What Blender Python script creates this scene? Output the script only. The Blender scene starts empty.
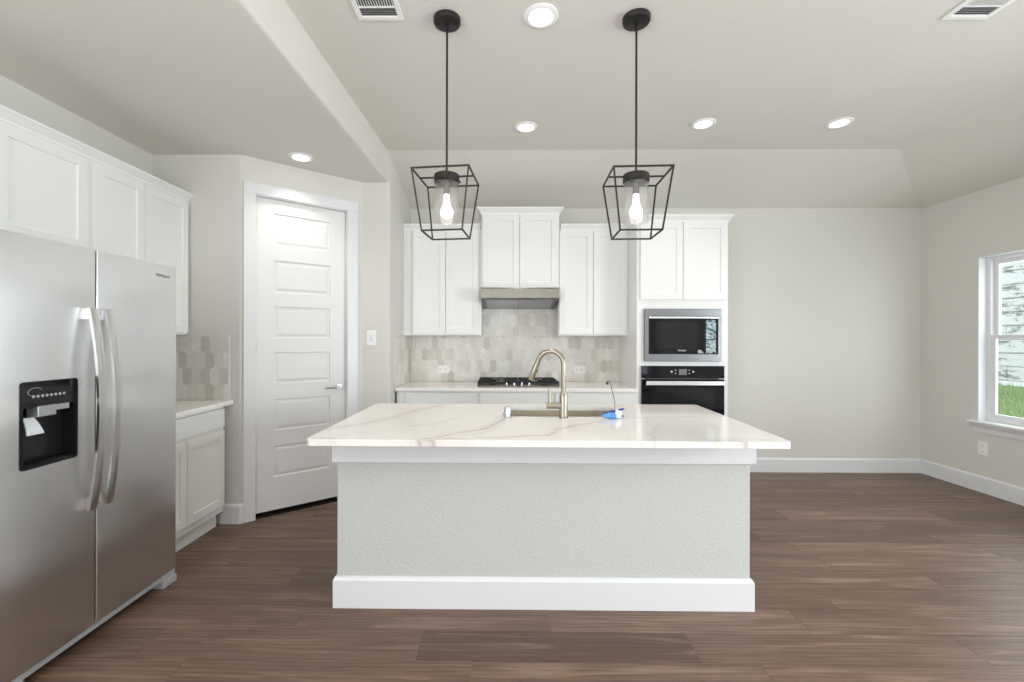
import bpy, bmesh, math, random
from mathutils import Vector, Matrix
random.seed(7)
sc = bpy.context.scene
C = sc.collection
R = math.radians

# ------------------------------------------------------------------ camera
FPX = 445.0
cam_d = bpy.data.cameras.new('camera'); cam = bpy.data.objects.new('camera', cam_d); C.objects.link(cam)
cam_d.sensor_width = 36.0; cam_d.sensor_fit = 'HORIZONTAL'
cam_d.lens = FPX / 1024 * 36.0
cam_d.shift_x = (512 - 498.3) / 1024
cam_d.shift_y = (339.5 - 341) / 1024
cam_d.clip_start = 0.02
cam.matrix_world = (Matrix.Translation((0, 0, 1.37)) @ Matrix.Rotation(R(0.6), 4, 'Z')
                    @ Matrix.Rotation(R(90), 4, 'X') @ Matrix.Rotation(R(0.13), 4, 'Z'))
sc.camera = cam

# ------------------------------------------------------------------ view, world
sc.view_settings.view_transform = 'Standard'; sc.view_settings.look = 'None'
sc.view_settings.exposure = -0.06; sc.view_settings.gamma = 1.0
sc.view_settings.use_curve_mapping = False
sc.cycles.use_denoising = True
sc.cycles.max_bounces = 10; sc.cycles.diffuse_bounces = 6; sc.cycles.glossy_bounces = 4
sc.cycles.transmission_bounces = 8; sc.cycles.transparent_max_bounces = 12
sc.cycles.sample_clamp_indirect = 6.0
sc.cycles.caustics_reflective = False; sc.cycles.caustics_refractive = False
w = bpy.data.worlds.new('sky'); sc.world = w; w.use_nodes = True
bg = w.node_tree.nodes['Background']
bg.inputs[0].default_value = (0.88, 0.94, 1.0, 1); bg.inputs[1].default_value = 2.3

def area(name, loc, rot, sx, sy, power, col=(1, 1, 1), spread=180):
    l = bpy.data.lights.new(name, 'AREA'); l.shape = 'RECTANGLE'; l.size = sx; l.size_y = sy
    l.energy = power; l.color = col; l.spread = R(spread)
    o = bpy.data.objects.new(name, l); C.objects.link(o); o.location = loc; o.rotation_euler = rot
    return o
# daylight falling in through the windows of the living room behind and to the right
DAY = (0.89, 0.94, 1.0)
for k, x in enumerate((-1.35, 0.95, 3.25)):
    area('daylight_rear', (x, -4.42, 1.42), (R(90), 0, 0), 1.6, 2.0, 15, DAY)
area('daylight_right', (4.50, 0.5, 1.45), (R(90), 0, R(90)), 1.7, 1.5, 190, DAY)
area('fill_left', (-2.72, -2.3, 1.45), (R(90), 0, R(-90)), 1.9, 1.5, 130, DAY)  # added fill for the right wall and ceiling, no window known on this side
area('daylight_breakfast', (4.46, 3.65, 1.38), (R(90), 0, R(90)), 0.8, 1.35, 14, DAY)

# added upward fill lamp behind the camera to brighten the ceiling
area('ceiling_fill', (-.5, -1.2, 1.55), (R(180-6), 0, 0), 3.6, 2.4, 120, (.97, .98, 1))

# ------------------------------------------------------------------ materials
def sock(v): return v
class NT:
    def __init__(s, name):
        s.m = bpy.data.materials.new(name); s.m.use_nodes = True
        s.t = s.m.node_tree; s.b = s.t.nodes['Principled BSDF']; s.o = s.t.nodes['Material Output']
    def n(s, kind, **kw):
        nd = s.t.nodes.new(kind)
        for k, v in kw.items(): setattr(nd, k, v)
        return nd
    def l(s, a, b): s.t.links.new(a, b)
    def math(s, op, a, b=None, clamp=False):
        nd = s.n('ShaderNodeMath', operation=op); nd.use_clamp = clamp
        for i, v in enumerate((a, b)):
            if v is None: continue
            if isinstance(v, (int, float)): nd.inputs[i].default_value = v
            else: s.l(v, nd.inputs[i])
        return nd.outputs[0]
    def mix(s, fac, a, b):
        nd = s.n('ShaderNodeMix', data_type='RGBA')
        for i, v in ((0, fac), (6, a), (7, b)):
            if isinstance(v, (int, float)): nd.inputs[i].default_value = v
            elif isinstance(v, tuple): nd.inputs[i].default_value = v if len(v) == 4 else (*v, 1)
            else: s.l(v, nd.inputs[i])
        return nd.outputs[2]
    def coord(s, scale=(1, 1, 1)):
        c = s.n('ShaderNodeTexCoord'); mp = s.n('ShaderNodeMapping')
        mp.inputs['Scale'].default_value = scale; s.l(c.outputs['Object'], mp.inputs[0]); return mp.outputs[0]
    def noise(s, vec, scale, detail=3, rough=.5, dist=0.0):
        nd = s.n('ShaderNodeTexNoise'); nd.inputs['Scale'].default_value = scale
        nd.inputs['Detail'].default_value = detail; nd.inputs['Roughness'].default_value = rough
        nd.inputs['Distortion'].default_value = dist
        s.l(vec, nd.inputs['Vector']); return nd
    def bump(s, h, strength, dist=0.002):
        nd = s.n('ShaderNodeBump'); nd.inputs['Strength'].default_value = strength
        nd.inputs['Distance'].default_value = dist; s.l(h, nd.inputs['Height']); s.l(nd.outputs[0], s.b.inputs['Normal'])
    def ramp(s, fac, stops):
        nd = s.n('ShaderNodeValToRGB'); s.l(fac, nd.inputs[0]); el = nd.color_ramp.elements
        while len(el) < len(stops): el.new(.5)
        for e, (p, c) in zip(el, stops): e.position = p; e.color = (*c, 1) if len(c) == 3 else c
        return nd.outputs[0]
def srgb(r, g, b):
    f = lambda c: (c/255/12.92) if c/255 <= .04045 else ((c/255+.055)/1.055)**2.4
    return (f(r), f(g), f(b))
def plain(name, col, rough=.5, metal=0.0, spec=.5, coat=0.0):
    t = NT(name); t.b.inputs['Base Color'].default_value = (*col, 1); t.b.inputs['Roughness'].default_value = rough
    t.b.inputs['Metallic'].default_value = metal; t.b.inputs['Specular IOR Level'].default_value = spec
    t.b.inputs['Coat Weight'].default_value = coat
    # a faint unevenness so that nothing is perfectly uniform
    nz = t.noise(t.coord(), 9.0, 2)
    r = t.n('ShaderNodeMapRange'); r.inputs['To Min'].default_value = rough*.92; r.inputs['To Max'].default_value = min(1, rough*1.08)
    t.l(nz.outputs['Fac'], r.inputs['Value']); t.l(r.outputs[0], t.b.inputs['Roughness'])
    return t.m
def paint(name, col, bscale, bstr, rough=.7, thr=None, dist=.002):
    t = NT(name); t.b.inputs['Roughness'].default_value = rough; t.b.inputs['Specular IOR Level'].default_value = .3
    v = t.coord(); nz = t.noise(v, bscale, 4, .55, .3)
    big = t.noise(v, 1.3, 2)
    t.l(t.mix(big.outputs['Fac'], tuple(c*.975 for c in col), tuple(min(1, c*1.02) for c in col)), t.b.inputs['Base Color'])
    h = nz.outputs['Fac']
    if thr: h = t.ramp(h, [(thr, (0, 0, 0)), (thr+.14, (1, 1, 1))])
    t.bump(h, bstr, dist); return t.m
M = {}
M['wall'] = paint('wall_paint', srgb(216, 214, 208), 110, .2)
M['ceil'] = paint('ceiling_paint', srgb(222, 219, 213), 60, .6, .85, None, .004)
M['island'] = paint('island_texture_paint', srgb(200, 201, 198), 85, .45, .6, .46, .0025)
M['white'] = plain('cabinet_white', srgb(236, 236, 234), .34)
M['trim'] = plain('trim_white', srgb(226, 227, 228), .38)
M['door'] = plain('door_white', srgb(228, 228, 227), .4)
M['plastic'] = plain('white_plastic', srgb(240, 240, 238), .35)
M['slot'] = plain('dark_slot', (.02, .02, .02), .6)
M['greyline'] = plain('grey_marking', (.33, .33, .33), .5)
M['black'] = plain('black_metal', (.018, .016, .014), .42, .3)
M['iron'] = plain('cast_iron', (.014, .014, .014), .55)
M['blackplastic'] = plain('black_plastic', (.012, .012, .013), .25)
M['blackglass'] = plain('black_glass', (.004, .005, .008), .05, 0, .38)
M['ovenwin'] = plain('oven_window_glass', (.010, .012, .013), .06, 0, .4)
M['chrome'] = plain('chrome', (.60, .60, .61), .18, 1)
M['nickel'] = plain('brushed_nickel', srgb(158, 150, 136), .32, 1)
M['greymetal'] = plain('grey_painted_metal', srgb(172, 172, 172), .4, .25)
M['silverplastic'] = plain('silver_plastic', srgb(176, 178, 182), .3, .5)
M['fridgecase'] = plain('fridge_case_grey', srgb(110, 110, 112), .5, .2)
M['vinyl'] = plain('window_vinyl', srgb(228, 228, 230), .35)
M['bluefilm'] = plain('blue_plastic_film', srgb(96, 160, 224), .25, 0, .6)
M['navyfilm'] = plain('navy_plastic_film', srgb(34, 52, 160), .2, 0, .6)
M['tag'] = plain('pale_tag', srgb(215, 220, 225), .4)
M['wire'] = plain('dark_wire', (.03, .028, .026), .45)
M['paledisplay'] = plain('grey_display', (.16, .16, .17), .3)
M['mark'] = plain('pale_marking', (.55, .55, .55), .5)

def steel(name, col, rough, scale, aniso=0.0, bstr=.03):
    t = NT(name); t.b.inputs['Metallic'].default_value = 1; v = t.coord(scale)
    nz = t.noise(v, 30, 3, .6)
    t.l(t.mix(nz.outputs['Fac'], tuple(c*.985 for c in col), tuple(min(1, c*1.015) for c in col)), t.b.inputs['Base Color'])
    r = t.n('ShaderNodeMapRange'); r.inputs['To Min'].default_value = rough*.85; r.inputs['To Max'].default_value = rough*1.15
    t.l(nz.outputs['Fac'], r.inputs['Value']); t.l(r.outputs[0], t.b.inputs['Roughness'])
    t.b.inputs['Anisotropic'].default_value = aniso
    t.bump(nz.outputs['Fac'], bstr, .0004)
    return t
def fridge_steel():
    t = NT('fridge_steel'); b_ = t.b.inputs
    b_['Metallic'].default_value = 1; b_['Base Color'].default_value = (.75, .75, .755, 1)
    b_['Roughness'].default_value = .27; b_['Anisotropic'].default_value = .8
    tg = t.n('ShaderNodeCombineXYZ'); tg.inputs[1].default_value = 1.0; t.l(tg.outputs[0], b_['Tangent'])
    # sheet steel is never quite flat: long shallow waves bend its reflections
    nz = t.noise(t.coord((1, .35, 3.0)), 1.9, 0, .3)
    t.bump(nz.outputs['Fac'], .35, .006)
    return t.m
M['fridge'] = fridge_steel()
M['steel'] = steel('brushed_steel', (.235, .22, .19), .27, (.4, 20, 30)).m
M['steelgrey'] = steel('dark_brushed_steel', (.20, .20, .205), .32, (.4, 20, 30)).m
M['handlesteel'] = steel('handle_steel', (.72, .72, .71), .24, (10, 10, .6)).m
M['sinksteel'] = steel('sink_steel', (.66, .59, .49), .45, (.8, 8, 10)).m

def emit(name, col, s):
    t = NT(name); t.b.inputs['Base Color'].default_value = (*col, 1)
    t.b.inputs['Emission Color'].default_value = (*col, 1); t.b.inputs['Emission Strength'].default_value = s
    return t.m
M['bulb'] = emit('lit_bulb', (1, .95, .87), 4)
M['led'] = emit('lit_led_lens', (1, .95, .88), 4)
def clear(name, tint=(1, 1, 1), gl=.06, haze=0.0):
    t = NT(name); tr = t.n('ShaderNodeBsdfTransparent'); tr.inputs[0].default_value = (*tint, 1)
    g = t.n('ShaderNodeBsdfGlossy'); g.inputs['Roughness'].default_value = .02
    lw = t.n('ShaderNodeLayerWeight'); lw.inputs[0].default_value = .25
    f = t.math('ADD', t.math('MULTIPLY', lw.outputs['Facing'], .4), gl, True)
    mx = t.n('ShaderNodeMixShader'); t.l(f, mx.inputs[0]); t.l(tr.outputs[0], mx.inputs[1]); t.l(g.outputs[0], mx.inputs[2])
    out = mx
    if haze:
        tl = t.n('ShaderNodeBsdfTranslucent'); m2 = t.n('ShaderNodeMixShader'); m2.inputs[0].default_value = haze
        t.l(mx.outputs[0], m2.inputs[1]); t.l(tl.outputs[0], m2.inputs[2]); out = m2
    t.l(out.outputs[0], t.o.inputs[0]); return t.m
M['glass'] = clear('clear_glass', haze=.05); M['pane'] = clear('window_glass', (.97, .99, .985), .05)

def floor_mat():
    t = NT('wood_plank'); g = t.n('ShaderNodeNewGeometry'); rnd = g.outputs['Random Per Island']
    c = t.n('ShaderNodeTexCoord'); off = t.n('ShaderNodeCombineXYZ')
    t.l(t.math('MULTIPLY', rnd, 37.0), off.inputs[0]); t.l(t.math('MULTIPLY', rnd, 91.0), off.inputs[1])
    add = t.n('ShaderNodeVectorMath', operation='ADD'); t.l(c.outputs['Object'], add.inputs[0]); t.l(off.outputs[0], add.inputs[1])
    def mp(s):
        m_ = t.n('ShaderNodeMapping'); m_.inputs['Scale'].default_value = s; t.l(add.outputs[0], m_.inputs[0]); return m_.outputs[0]
    fine = t.noise(mp((1.8, 40, 1)), 2.0, 5, .6, .6)
    broad = t.noise(mp((.7, 9, 1)), 1.7, 3, .55, 1.2)
    # cathedral grain: rings stretched along the board
    wv = t.n('ShaderNodeTexWave', wave_type='RINGS', rings_direction='SPHERICAL'); wv.inputs['Scale'].default_value = 2.6
    wv.inputs['Distortion'].default_value = 5.5; wv.inputs['Detail'].default_value = 3; wv.inputs['Detail Scale'].default_value = .9
    t.l(mp((.55, 5.2, 1)), wv.inputs['Vector'])
    base = t.ramp(rnd, [(0, srgb(98, 77, 62)), (.15, srgb(118, 94, 77)), (.7, srgb(127, 102, 85)), (1, srgb(141, 116, 98))])
    f1 = t.ramp(fine.outputs['Fac'], [(.36, (0, 0, 0)), (.62, (1, 1, 1))])
    c1 = t.mix(t.math('MULTIPLY', t.math('SUBTRACT', 1.0, f1), .5), base, srgb(74, 52, 42))
    f2 = t.ramp(broad.outputs['Fac'], [(.44, (0, 0, 0)), (.72, (1, 1, 1))])
    c2 = t.mix(t.math('MULTIPLY', f2, .55), c1, srgb(84, 62, 50))
    f3 = t.ramp(wv.outputs['Fac'], [(.0, (1, 1, 1)), (.28, (0, 0, 0))])
    c3 = t.mix(t.math('MULTIPLY', f3, .42), c2, srgb(70, 50, 42))
    lt = t.ramp(broad.outputs['Fac'], [(.28, (1, 1, 1)), (.45, (0, 0, 0))])
    c4 = t.mix(t.math('MULTIPLY', lt, .45), c3, srgb(160, 137, 118))
    t.l(c4, t.b.inputs['Base Color'])
    t.b.inputs['Roughness'].default_value = .42; t.b.inputs['Specular IOR Level'].default_value = .45
    t.bump(fine.outputs['Fac'], .12, .001); return t.m
M['plank'] = floor_mat()
M['gap'] = plain('plank_bevel_gap', srgb(118, 98, 86), .8)

def tile_mat(name='marble_tile'):
    t = NT(name); g = t.n('ShaderNodeNewGeometry'); rnd = g.outputs['Random Per Island']
    c = t.n('ShaderNodeTexCoord'); sc_ = t.n('ShaderNodeVectorMath', operation='SCALE'); sc_.inputs['Scale'].default_value = 1
    off = t.n('ShaderNodeCombineXYZ'); t.l(t.math('MULTIPLY', rnd, 53.0), off.inputs[0])
    add = t.n('ShaderNodeVectorMath', operation='ADD'); t.l(c.outputs['Object'], add.inputs[0]); t.l(off.outputs[0], add.inputs[1])
    nz = t.noise(add.outputs[0], 9, 4, .6, 1.0)
    base = t.ramp(rnd, [(0, srgb(234, 231, 225)), (.4, srgb(226, 222, 215)), (.72, srgb(217, 212, 204)), (.9, srgb(208, 202, 194)), (1, srgb(198, 191, 183))])
    v = t.ramp(nz.outputs['Fac'], [(.40, (0, 0, 0)), (.5, (1, 1, 1)), (.6, (0, 0, 0))])
    t.l(t.mix(t.math('MULTIPLY', v, .22), base, srgb(182, 174, 164)), t.b.inputs['Base Color'])
    t.b.inputs['Roughness'].default_value = .3; return t.m
M['tile'] = tile_mat(); M['grout'] = plain('grout', srgb(222, 220, 214), .8)

def quartz(name, veins):
    t = NT(name); v = t.coord()
    wob = t.noise(v, 5, 4, .6); wob2 = t.noise(v, 26, 3, .6)
    def disp(src, amp):
        s1 = t.n('ShaderNodeVectorMath', operation='SUBTRACT'); t.l(src.outputs['Color'], s1.inputs[0]); s1.inputs[1].default_value = (.5, .5, .5)
        s2 = t.n('ShaderNodeVectorMath', operation='MULTIPLY'); t.l(s1.outputs[0], s2.inputs[0]); s2.inputs[1].default_value = (amp, amp, 0); return s2.outputs[0]
    a1 = t.n('ShaderNodeVectorMath', operation='ADD'); t.l(v, a1.inputs[0]); t.l(disp(wob, .10), a1.inputs[1])
    a2 = t.n('ShaderNodeVectorMath', operation='ADD'); t.l(a1.outputs[0], a2.inputs[0]); t.l(disp(wob2, .03), a2.inputs[1])
    fl = t.n('ShaderNodeVectorMath', operation='MULTIPLY'); t.l(a2.outputs[0], fl.inputs[0]); fl.inputs[1].default_value = (1, 1, 0)
    P = fl.outputs[0]; tot = None; soft = None
    for width, strength, pts in veins:
        for (ax, ay), (bx_, by_) in zip(pts, pts[1:]):
            ba = Vector((bx_-ax, by_-ay, 0))
            pa = t.n('ShaderNodeVectorMath', operation='SUBTRACT'); t.l(P, pa.inputs[0]); pa.inputs[1].default_value = (ax, ay, 0)
            dt = t.n('ShaderNodeVectorMath', operation='DOT_PRODUCT'); t.l(pa.outputs[0], dt.inputs[0]); dt.inputs[1].default_value = ba / ba.length_squared
            h = t.math('MULTIPLY', dt.outputs['Value'], 1.0, True)
            sb = t.n('ShaderNodeVectorMath', operation='SCALE'); sb.inputs[0].default_value = ba; t.l(h, sb.inputs['Scale'])
            df = t.n('ShaderNodeVectorMath', operation='DISTANCE'); t.l(pa.outputs[0], df.inputs[0]); t.l(sb.outputs[0], df.inputs[1])
            q = t.math('MULTIPLY', t.math('SUBTRACT', 1.0, t.math('DIVIDE', df.outputs['Value'], width), True), strength*.48)
            q2 = t.math('MULTIPLY', t.math('SUBTRACT', 1.0, t.math('DIVIDE', df.outputs['Value'], width*4.5), True), strength*.36)
            tot = q if tot is None else t.math('MAXIMUM', tot, q)
            soft = q2 if soft is None else t.math('MAXIMUM', soft, q2)
    # hairline veining everywhere, faint
    rg = t.noise(v, 1.7, 5, .6, 1.6)
    hair = t.ramp(rg.outputs['Fac'], [(.487, (0, 0, 0)), (.5, (1, 1, 1)), (.513, (0, 0, 0))])
    br = t.noise(v, 14, 3, .6)
    col = t.mix(t.math('MULTIPLY', hair, .12), srgb(243, 240, 236), srgb(190, 180, 168))
    if tot is not None:
        col = t.mix(soft, col, srgb(200, 186, 172))
        k = t.math('MULTIPLY', tot, t.ramp(br.outputs['Fac'], [(.35, (.35, .35, .35)), (.6, (1, 1, 1))]))
        col = t.mix(k, col, srgb(118, 106, 98))
    t.l(col, t.b.inputs['Base Color']); t.b.inputs['Roughness'].default_value = .09
    t.b.inputs['Specular IOR Level'].default_value = .5
    return t.m
M['quartz'] = quartz('veined_quartz', [
    (.020, .55, [(-.98, 2.16), (-.76, 2.38), (-.62, 2.62), (-.54, 2.88), (-.38, 3.16)]),
    (.014, .95, [(-.42, 1.98), (-.30, 2.07), (-.19, 2.20), (-.085, 2.28), (-.02, 2.47), (.03, 2.66)]),
    (.010, .45, [(-.30, 2.05), (-.14, 2.13), (-.03, 2.30)]),
    (.009, .85, [(-.12, 2.06), (-.01, 2.07), (.13, 2.12), (.21, 2.13), (.28, 2.27), (.39, 2.36), (.51, 2.46), (.72, 2.60), (.98, 2.64), (1.26, 2.68), (1.40, 2.70)]),
    (.007, .45, [(-.50, 2.33), (-.36, 2.40), (-.25, 2.60)]),
    (.007, .40, [(.69, 2.00), (.73, 2.16), (.82, 2.38)]),
    (.012, .90, [(.94, 2.02), (1.03, 2.025), (1.09, 2.00)]),
    (.008, .45, [(1.0, 2.07), (1.24, 2.06)]),
    (.012, .8, [(-.84, 2.03), (-.80, 2.035)]),
    (.014, .9, [(-.36, 2.00), (-.24, 2.03), (-.17, 2.02)]),
])
M['quartz2'] = quartz('pale_veined_quartz', [(.01, .4, [(-.8, 4.2), (-.4, 4.35), (.2, 4.1), (.9, 4.5)])])

def stone_mat():
    t = NT('limestone'); g = t.n('ShaderNodeNewGeometry'); v = t.coord((1, 1, 2.6))
    n1 = t.noise(v, 3.2, 6, .7, .6); n2 = t.noise(v, 14, 4, .6)
    f = t.ramp(n1.outputs['Fac'], [(.40, (1, 1, 1)), (.47, (0, 0, 0))])
    c = t.mix(n2.outputs['Fac'], srgb(200, 203, 203), srgb(222, 224, 223))
    t.l(t.mix(t.math('MULTIPLY', f, .85), c, srgb(92, 92, 90)), t.b.inputs['Base Color'])
    t.b.inputs['Roughness'].default_value = .9; t.bump(n1.outputs['Fac'], .5, .02); return t.m
M['stone'] = stone_mat()
def grass_mat():
    t = NT('lawn_grass'); v = t.coord(); n1 = t.noise(v, 5, 4, .7); n2 = t.noise(v, 60, 3, .7)
    c = t.mix(n1.outputs['Fac'], srgb(104, 140, 66), srgb(158, 184, 112)); f = t.ramp(n2.outputs['Fac'], [(.35, (1, 1, 1)), (.55, (0, 0, 0))])
    t.l(t.mix(t.math('MULTIPLY', f, .5), c, srgb(50, 84, 26)), t.b.inputs['Base Color']); t.b.inputs['Roughness'].default_value = .9; return t.m
M['grass'] = grass_mat()
def swirl_mat():
    # printed protective film over the microwave's keypad: pale, crumpled
    t = NT('crumpled_protective_film'); v = t.coord((1, 1, .8)); n1 = t.noise(v, 11, 4, .6, 2.5)
    t.l(t.ramp(n1.outputs['Fac'], [(.38, (.015, .02, .022)), (.47, srgb(96, 140, 148)), (.55, srgb(190, 208, 210)), (.63, (.03, .04, .045))]), t.b.inputs['Base Color'])
    t.b.inputs['Roughness'].default_value = .2; t.bump(n1.outputs['Fac'], .4, .002); return t.m
M['film'] = swirl_mat()

# ------------------------------------------------------------------ mesh helpers
class F:                       # a local frame: origin, a axis, b axis, c axis (out of the face)
    def __init__(s, o, a=(1, 0, 0), b=(0, 0, 1), c=(0, -1, 0)):
        s.o, s.a, s.b, s.c = Vector(o), Vector(a).normalized(), Vector(b).normalized(), Vector(c).normalized()
    def p(s, a, b, c=0): return s.o + s.a*a + s.b*b + s.c*c
W = F((0, 0, 0), (1, 0, 0), (0, 1, 0), (0, 0, 1))
def nb(): return bmesh.new()
def quad(bm, pts):
    try: return bm.faces.new([bm.verts.new(p) for p in pts])
    except ValueError: return None
def box(bm, x0, x1, y0, y1, z0, z1, fr=W):
    vs = [bm.verts.new(fr.p(x, y, z)) for z in (z0, z1) for y in (y0, y1) for x in (x0, x1)]
    for f in ((0, 2, 3, 1), (4, 5, 7, 6), (0, 1, 5, 4), (1, 3, 7, 5), (3, 2, 6, 7), (2, 0, 4, 6)):
        bm.faces.new([vs[i] for i in f])
    return vs
def prism(bm, poly, z0, z1, fr=W):
    lo = [bm.verts.new(fr.p(x, y, z0)) for x, y in poly]; hi = [bm.verts.new(fr.p(x, y, z1)) for x, y in poly]
    n = len(poly); bm.faces.new(lo[::-1]); bm.faces.new(hi)
    for i in range(n): bm.faces.new((lo[i], lo[(i+1) % n], hi[(i+1) % n], hi[i]))
    return lo, hi
def ring(c, r, ax, n=24):
    ax = Vector(ax).normalized(); u = ax.orthogonal().normalized(); v = ax.cross(u)
    return [Vector(c) + (u*math.cos(2*math.pi*i/n) + v*math.sin(2*math.pi*i/n))*r for i in range(n)]
def lathe(bm, c, prof, ax=(0, 0, 1), n=28, closed=False):
    c = Vector(c); axn = Vector(ax).normalized(); rows = []
    for r, h in prof:
        rows.append([bm.verts.new(p) for p in ring(c + axn*h, max(r, 1e-5), ax, n)])
    for a, b in zip(rows, rows[1:] + ([rows[0]] if closed else [])):
        for i in range(n): bm.faces.new((a[i], a[(i+1) % n], b[(i+1) % n], b[i]))
    if not closed:
        if prof[0][0] > 1e-4: bm.faces.new(rows[0][::-1])
        if prof[-1][0] > 1e-4: bm.faces.new(rows[-1])
def tube(bm, pts, r, n=14, cap=True):
    pts = [Vector(p) for p in pts]; rs = r if isinstance(r, (list, tuple)) else [r]*len(pts)
    rows = []; u = None
    for i, p in enumerate(pts):
        d = (pts[min(i+1, len(pts)-1)] - pts[max(i-1, 0)]).normalized()
        u = d.orthogonal().normalized() if u is None else (u - d*u.dot(d)).normalized()
        v = d.cross(u)
        rows.append([bm.verts.new(p + (u*math.cos(2*math.pi*k/n) + v*math.sin(2*math.pi*k/n))*rs[i]) for k in range(n)])
    for a, b in zip(rows, rows[1:]):
        for i in range(n): bm.faces.new((a[i], a[(i+1) % n], b[(i+1) % n], b[i]))
    if cap: bm.faces.new(rows[0][::-1]); bm.faces.new(rows[-1])
def bar(bm, p, q, s, up=(0, 0, 1)):
    p, q = Vector(p), Vector(q); d = (q-p).normalized(); u = Vector(up)
    if abs(d.dot(u)) > .95: u = Vector((1, 0, 0))
    u = (u - d*u.dot(d)).normalized(); v = d.cross(u); p = p - d*s/2; q = q + d*s/2
    a = [bm.verts.new(x + u*i*s/2 + v*j*s/2) for x in (p, q) for i, j in ((-1, -1), (1, -1), (1, 1), (-1, 1))]
    for f in ((0, 1, 2, 3), (7, 6, 5, 4), (0, 4, 5, 1), (1, 5, 6, 2), (2, 6, 7, 3), (3, 7, 4, 0)): bm.faces.new([a[i] for i in f])
def sweep(bm, path, prof, side=1, closed=False):
    """mould a profile [(out, z)] along a plan path [(x, y)], mitred at the corners"""
    n = len(path); P = [Vector((x, y)) for x, y in path]; rows = []
    for i in range(n):
        d0 = (P[i]-P[i-1]).normalized() if (i > 0 or closed) else None
        d1 = (P[(i+1) % n]-P[i]).normalized() if (i < n-1 or closed) else None
        ns = [Vector((d.y, -d.x))*side for d in (d0, d1) if d is not None]
        m = sum(ns, Vector((0, 0)))
        if len(ns) == 2: m = m / max(.2, (1 + ns[0].dot(ns[1])))
        rows.append([bm.verts.new((P[i].x + m.x*o, P[i].y + m.y*o, z)) for o, z in prof])
    k = len(prof)
    for i in range(n if closed else n-1):
        a, b = rows[i], rows[(i+1) % n]
        for j in range(k): bm.faces.new((a[j], a[(j+1) % k], b[(j+1) % k], b[j]))
    if not closed: bm.faces.new(rows[0][::-1]); bm.faces.new(rows[-1])
def shaker(bm, fr, a0, a1, b0, b1, c0=0.0, t=.02, st=.056, rec=.009):
    """five-piece cabinet door as one closed shell: flat frame, recessed flat panel"""
    def q(a, b, c): return bm.verts.new(fr.p(a, b, c))
    def R4(i, c): return [q(a0+i, b0+i, c), q(a1-i, b0+i, c), q(a1-i, b1-i, c), q(a0+i, b1-i, c)]
    rows = [R4(0, c0), R4(0, c0+t-.0015), R4(.0015, c0+t), R4(st, c0+t), R4(st+.0025, c0+t-rec)]
    for x, y in zip(rows, rows[1:]):
        for i in range(4): bm.faces.new((x[i], x[(i+1) % 4], y[(i+1) % 4], y[i]))
    bm.faces.new(rows[-1]); bm.faces.new(rows[0][::-1])
def slab(bm, fr, a0, a1, b0, b1, c0=0.0, t=.02):
    def R4(i, c): return [bm.verts.new(fr.p(a, b, c)) for a, b in ((a0+i, b0+i), (a1-i, b0+i), (a1-i, b1-i), (a0+i, b1-i))]
    rows = [R4(0, c0), R4(0, c0+t-.002), R4(.002, c0+t)]
    for x, y in zip(rows, rows[1:]):
        for i in range(4): bm.faces.new((x[i], x[(i+1) % 4], y[(i+1) % 4], y[i]))
    bm.faces.new(rows[-1]); bm.faces.new(rows[0][::-1])
def rrect(x0, x1, y0, y1, r, n=5):
    out = []
    for cx, cy, a in ((x1-r, y0+r, -90), (x1-r, y1-r, 0), (x0+r, y1-r, 90), (x0+r, y0+r, 180)):
        for i in range(n+1):
            t = R(a + 90*i/n); out.append((cx + r*math.cos(t), cy + r*math.sin(t)))
    return out
def obj(name, bm, mat, parent=None, bevel=0.0, smooth=False, label=None, seg=2):
    bmesh.ops.recalc_face_normals(bm, faces=bm.faces)
    base = Vector((0, 0, 0))
    if parent is not None:
        q = parent
        while q is not None: base += q.location; q = q.parent
        bmesh.ops.translate(bm, verts=bm.verts, vec=-base)
    me = bpy.data.meshes.new(name); bm.to_mesh(me); bm.free()
    if smooth:
        for p in me.polygons: p.use_smooth = True
        me.set_sharp_from_angle(angle=R(35))
    for m_ in (mat if isinstance(mat, (list, tuple)) else [mat]): me.materials.append(m_)
    o = bpy.data.objects.new(name, me); C.objects.link(o); o.parent = parent
    if bevel:
        b = o.modifiers.new('edge', 'BEVEL'); b.width = bevel; b.segments = seg; b.limit_method = 'ANGLE'; b.angle_limit = R(40)
        b.harden_normals = False
    if label: o['label'] = label
    return o
def tag(o, label, cat, group=None):
    o['label'] = label; o['category'] = cat
    if group: o['group'] = group
    return o
def thing(name, loc, label, cat, group=None):
    o = bpy.data.objects.new(name, None); C.objects.link(o); o.location = loc; o.empty_display_size = .1
    return tag(o, label, cat, group)
def struct(name, bm, mat, parent=None, **k):
    o = obj(name, bm, mat, parent, **k)
    if parent is None: o['kind'] = 'structure'
    return o
def root_struct(name, loc):
    o = bpy.data.objects.new(name, None); C.objects.link(o); o.location = loc; o['kind'] = 'structure'; return o
def text(name, s, fr, size, mat, parent, depth=.0006, bold=0.0):
    cu = bpy.data.curves.new(name, 'FONT'); cu.body = s; cu.size = size; cu.extrude = depth; cu.offset = bold
    cu.align_x = 'CENTER'; cu.align_y = 'CENTER'
    tmp = bpy.data.objects.new('tmp', cu); C.objects.link(tmp)
    dg = bpy.context.evaluated_depsgraph_get(); me = bpy.data.meshes.new_from_object(tmp.evaluated_get(dg))
    bpy.data.objects.remove(tmp)
    base = Vector((0, 0, 0)); q = parent
    while q is not None: base += q.location; q = q.parent
    for v in me.vertices: v.co = fr.p(v.co.x, v.co.y, v.co.z) - base
    me.materials.clear(); me.materials.append(mat); me.name = name
    o = bpy.data.objects.new(name, me); C.objects.link(o); o.parent = parent
    return o
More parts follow.
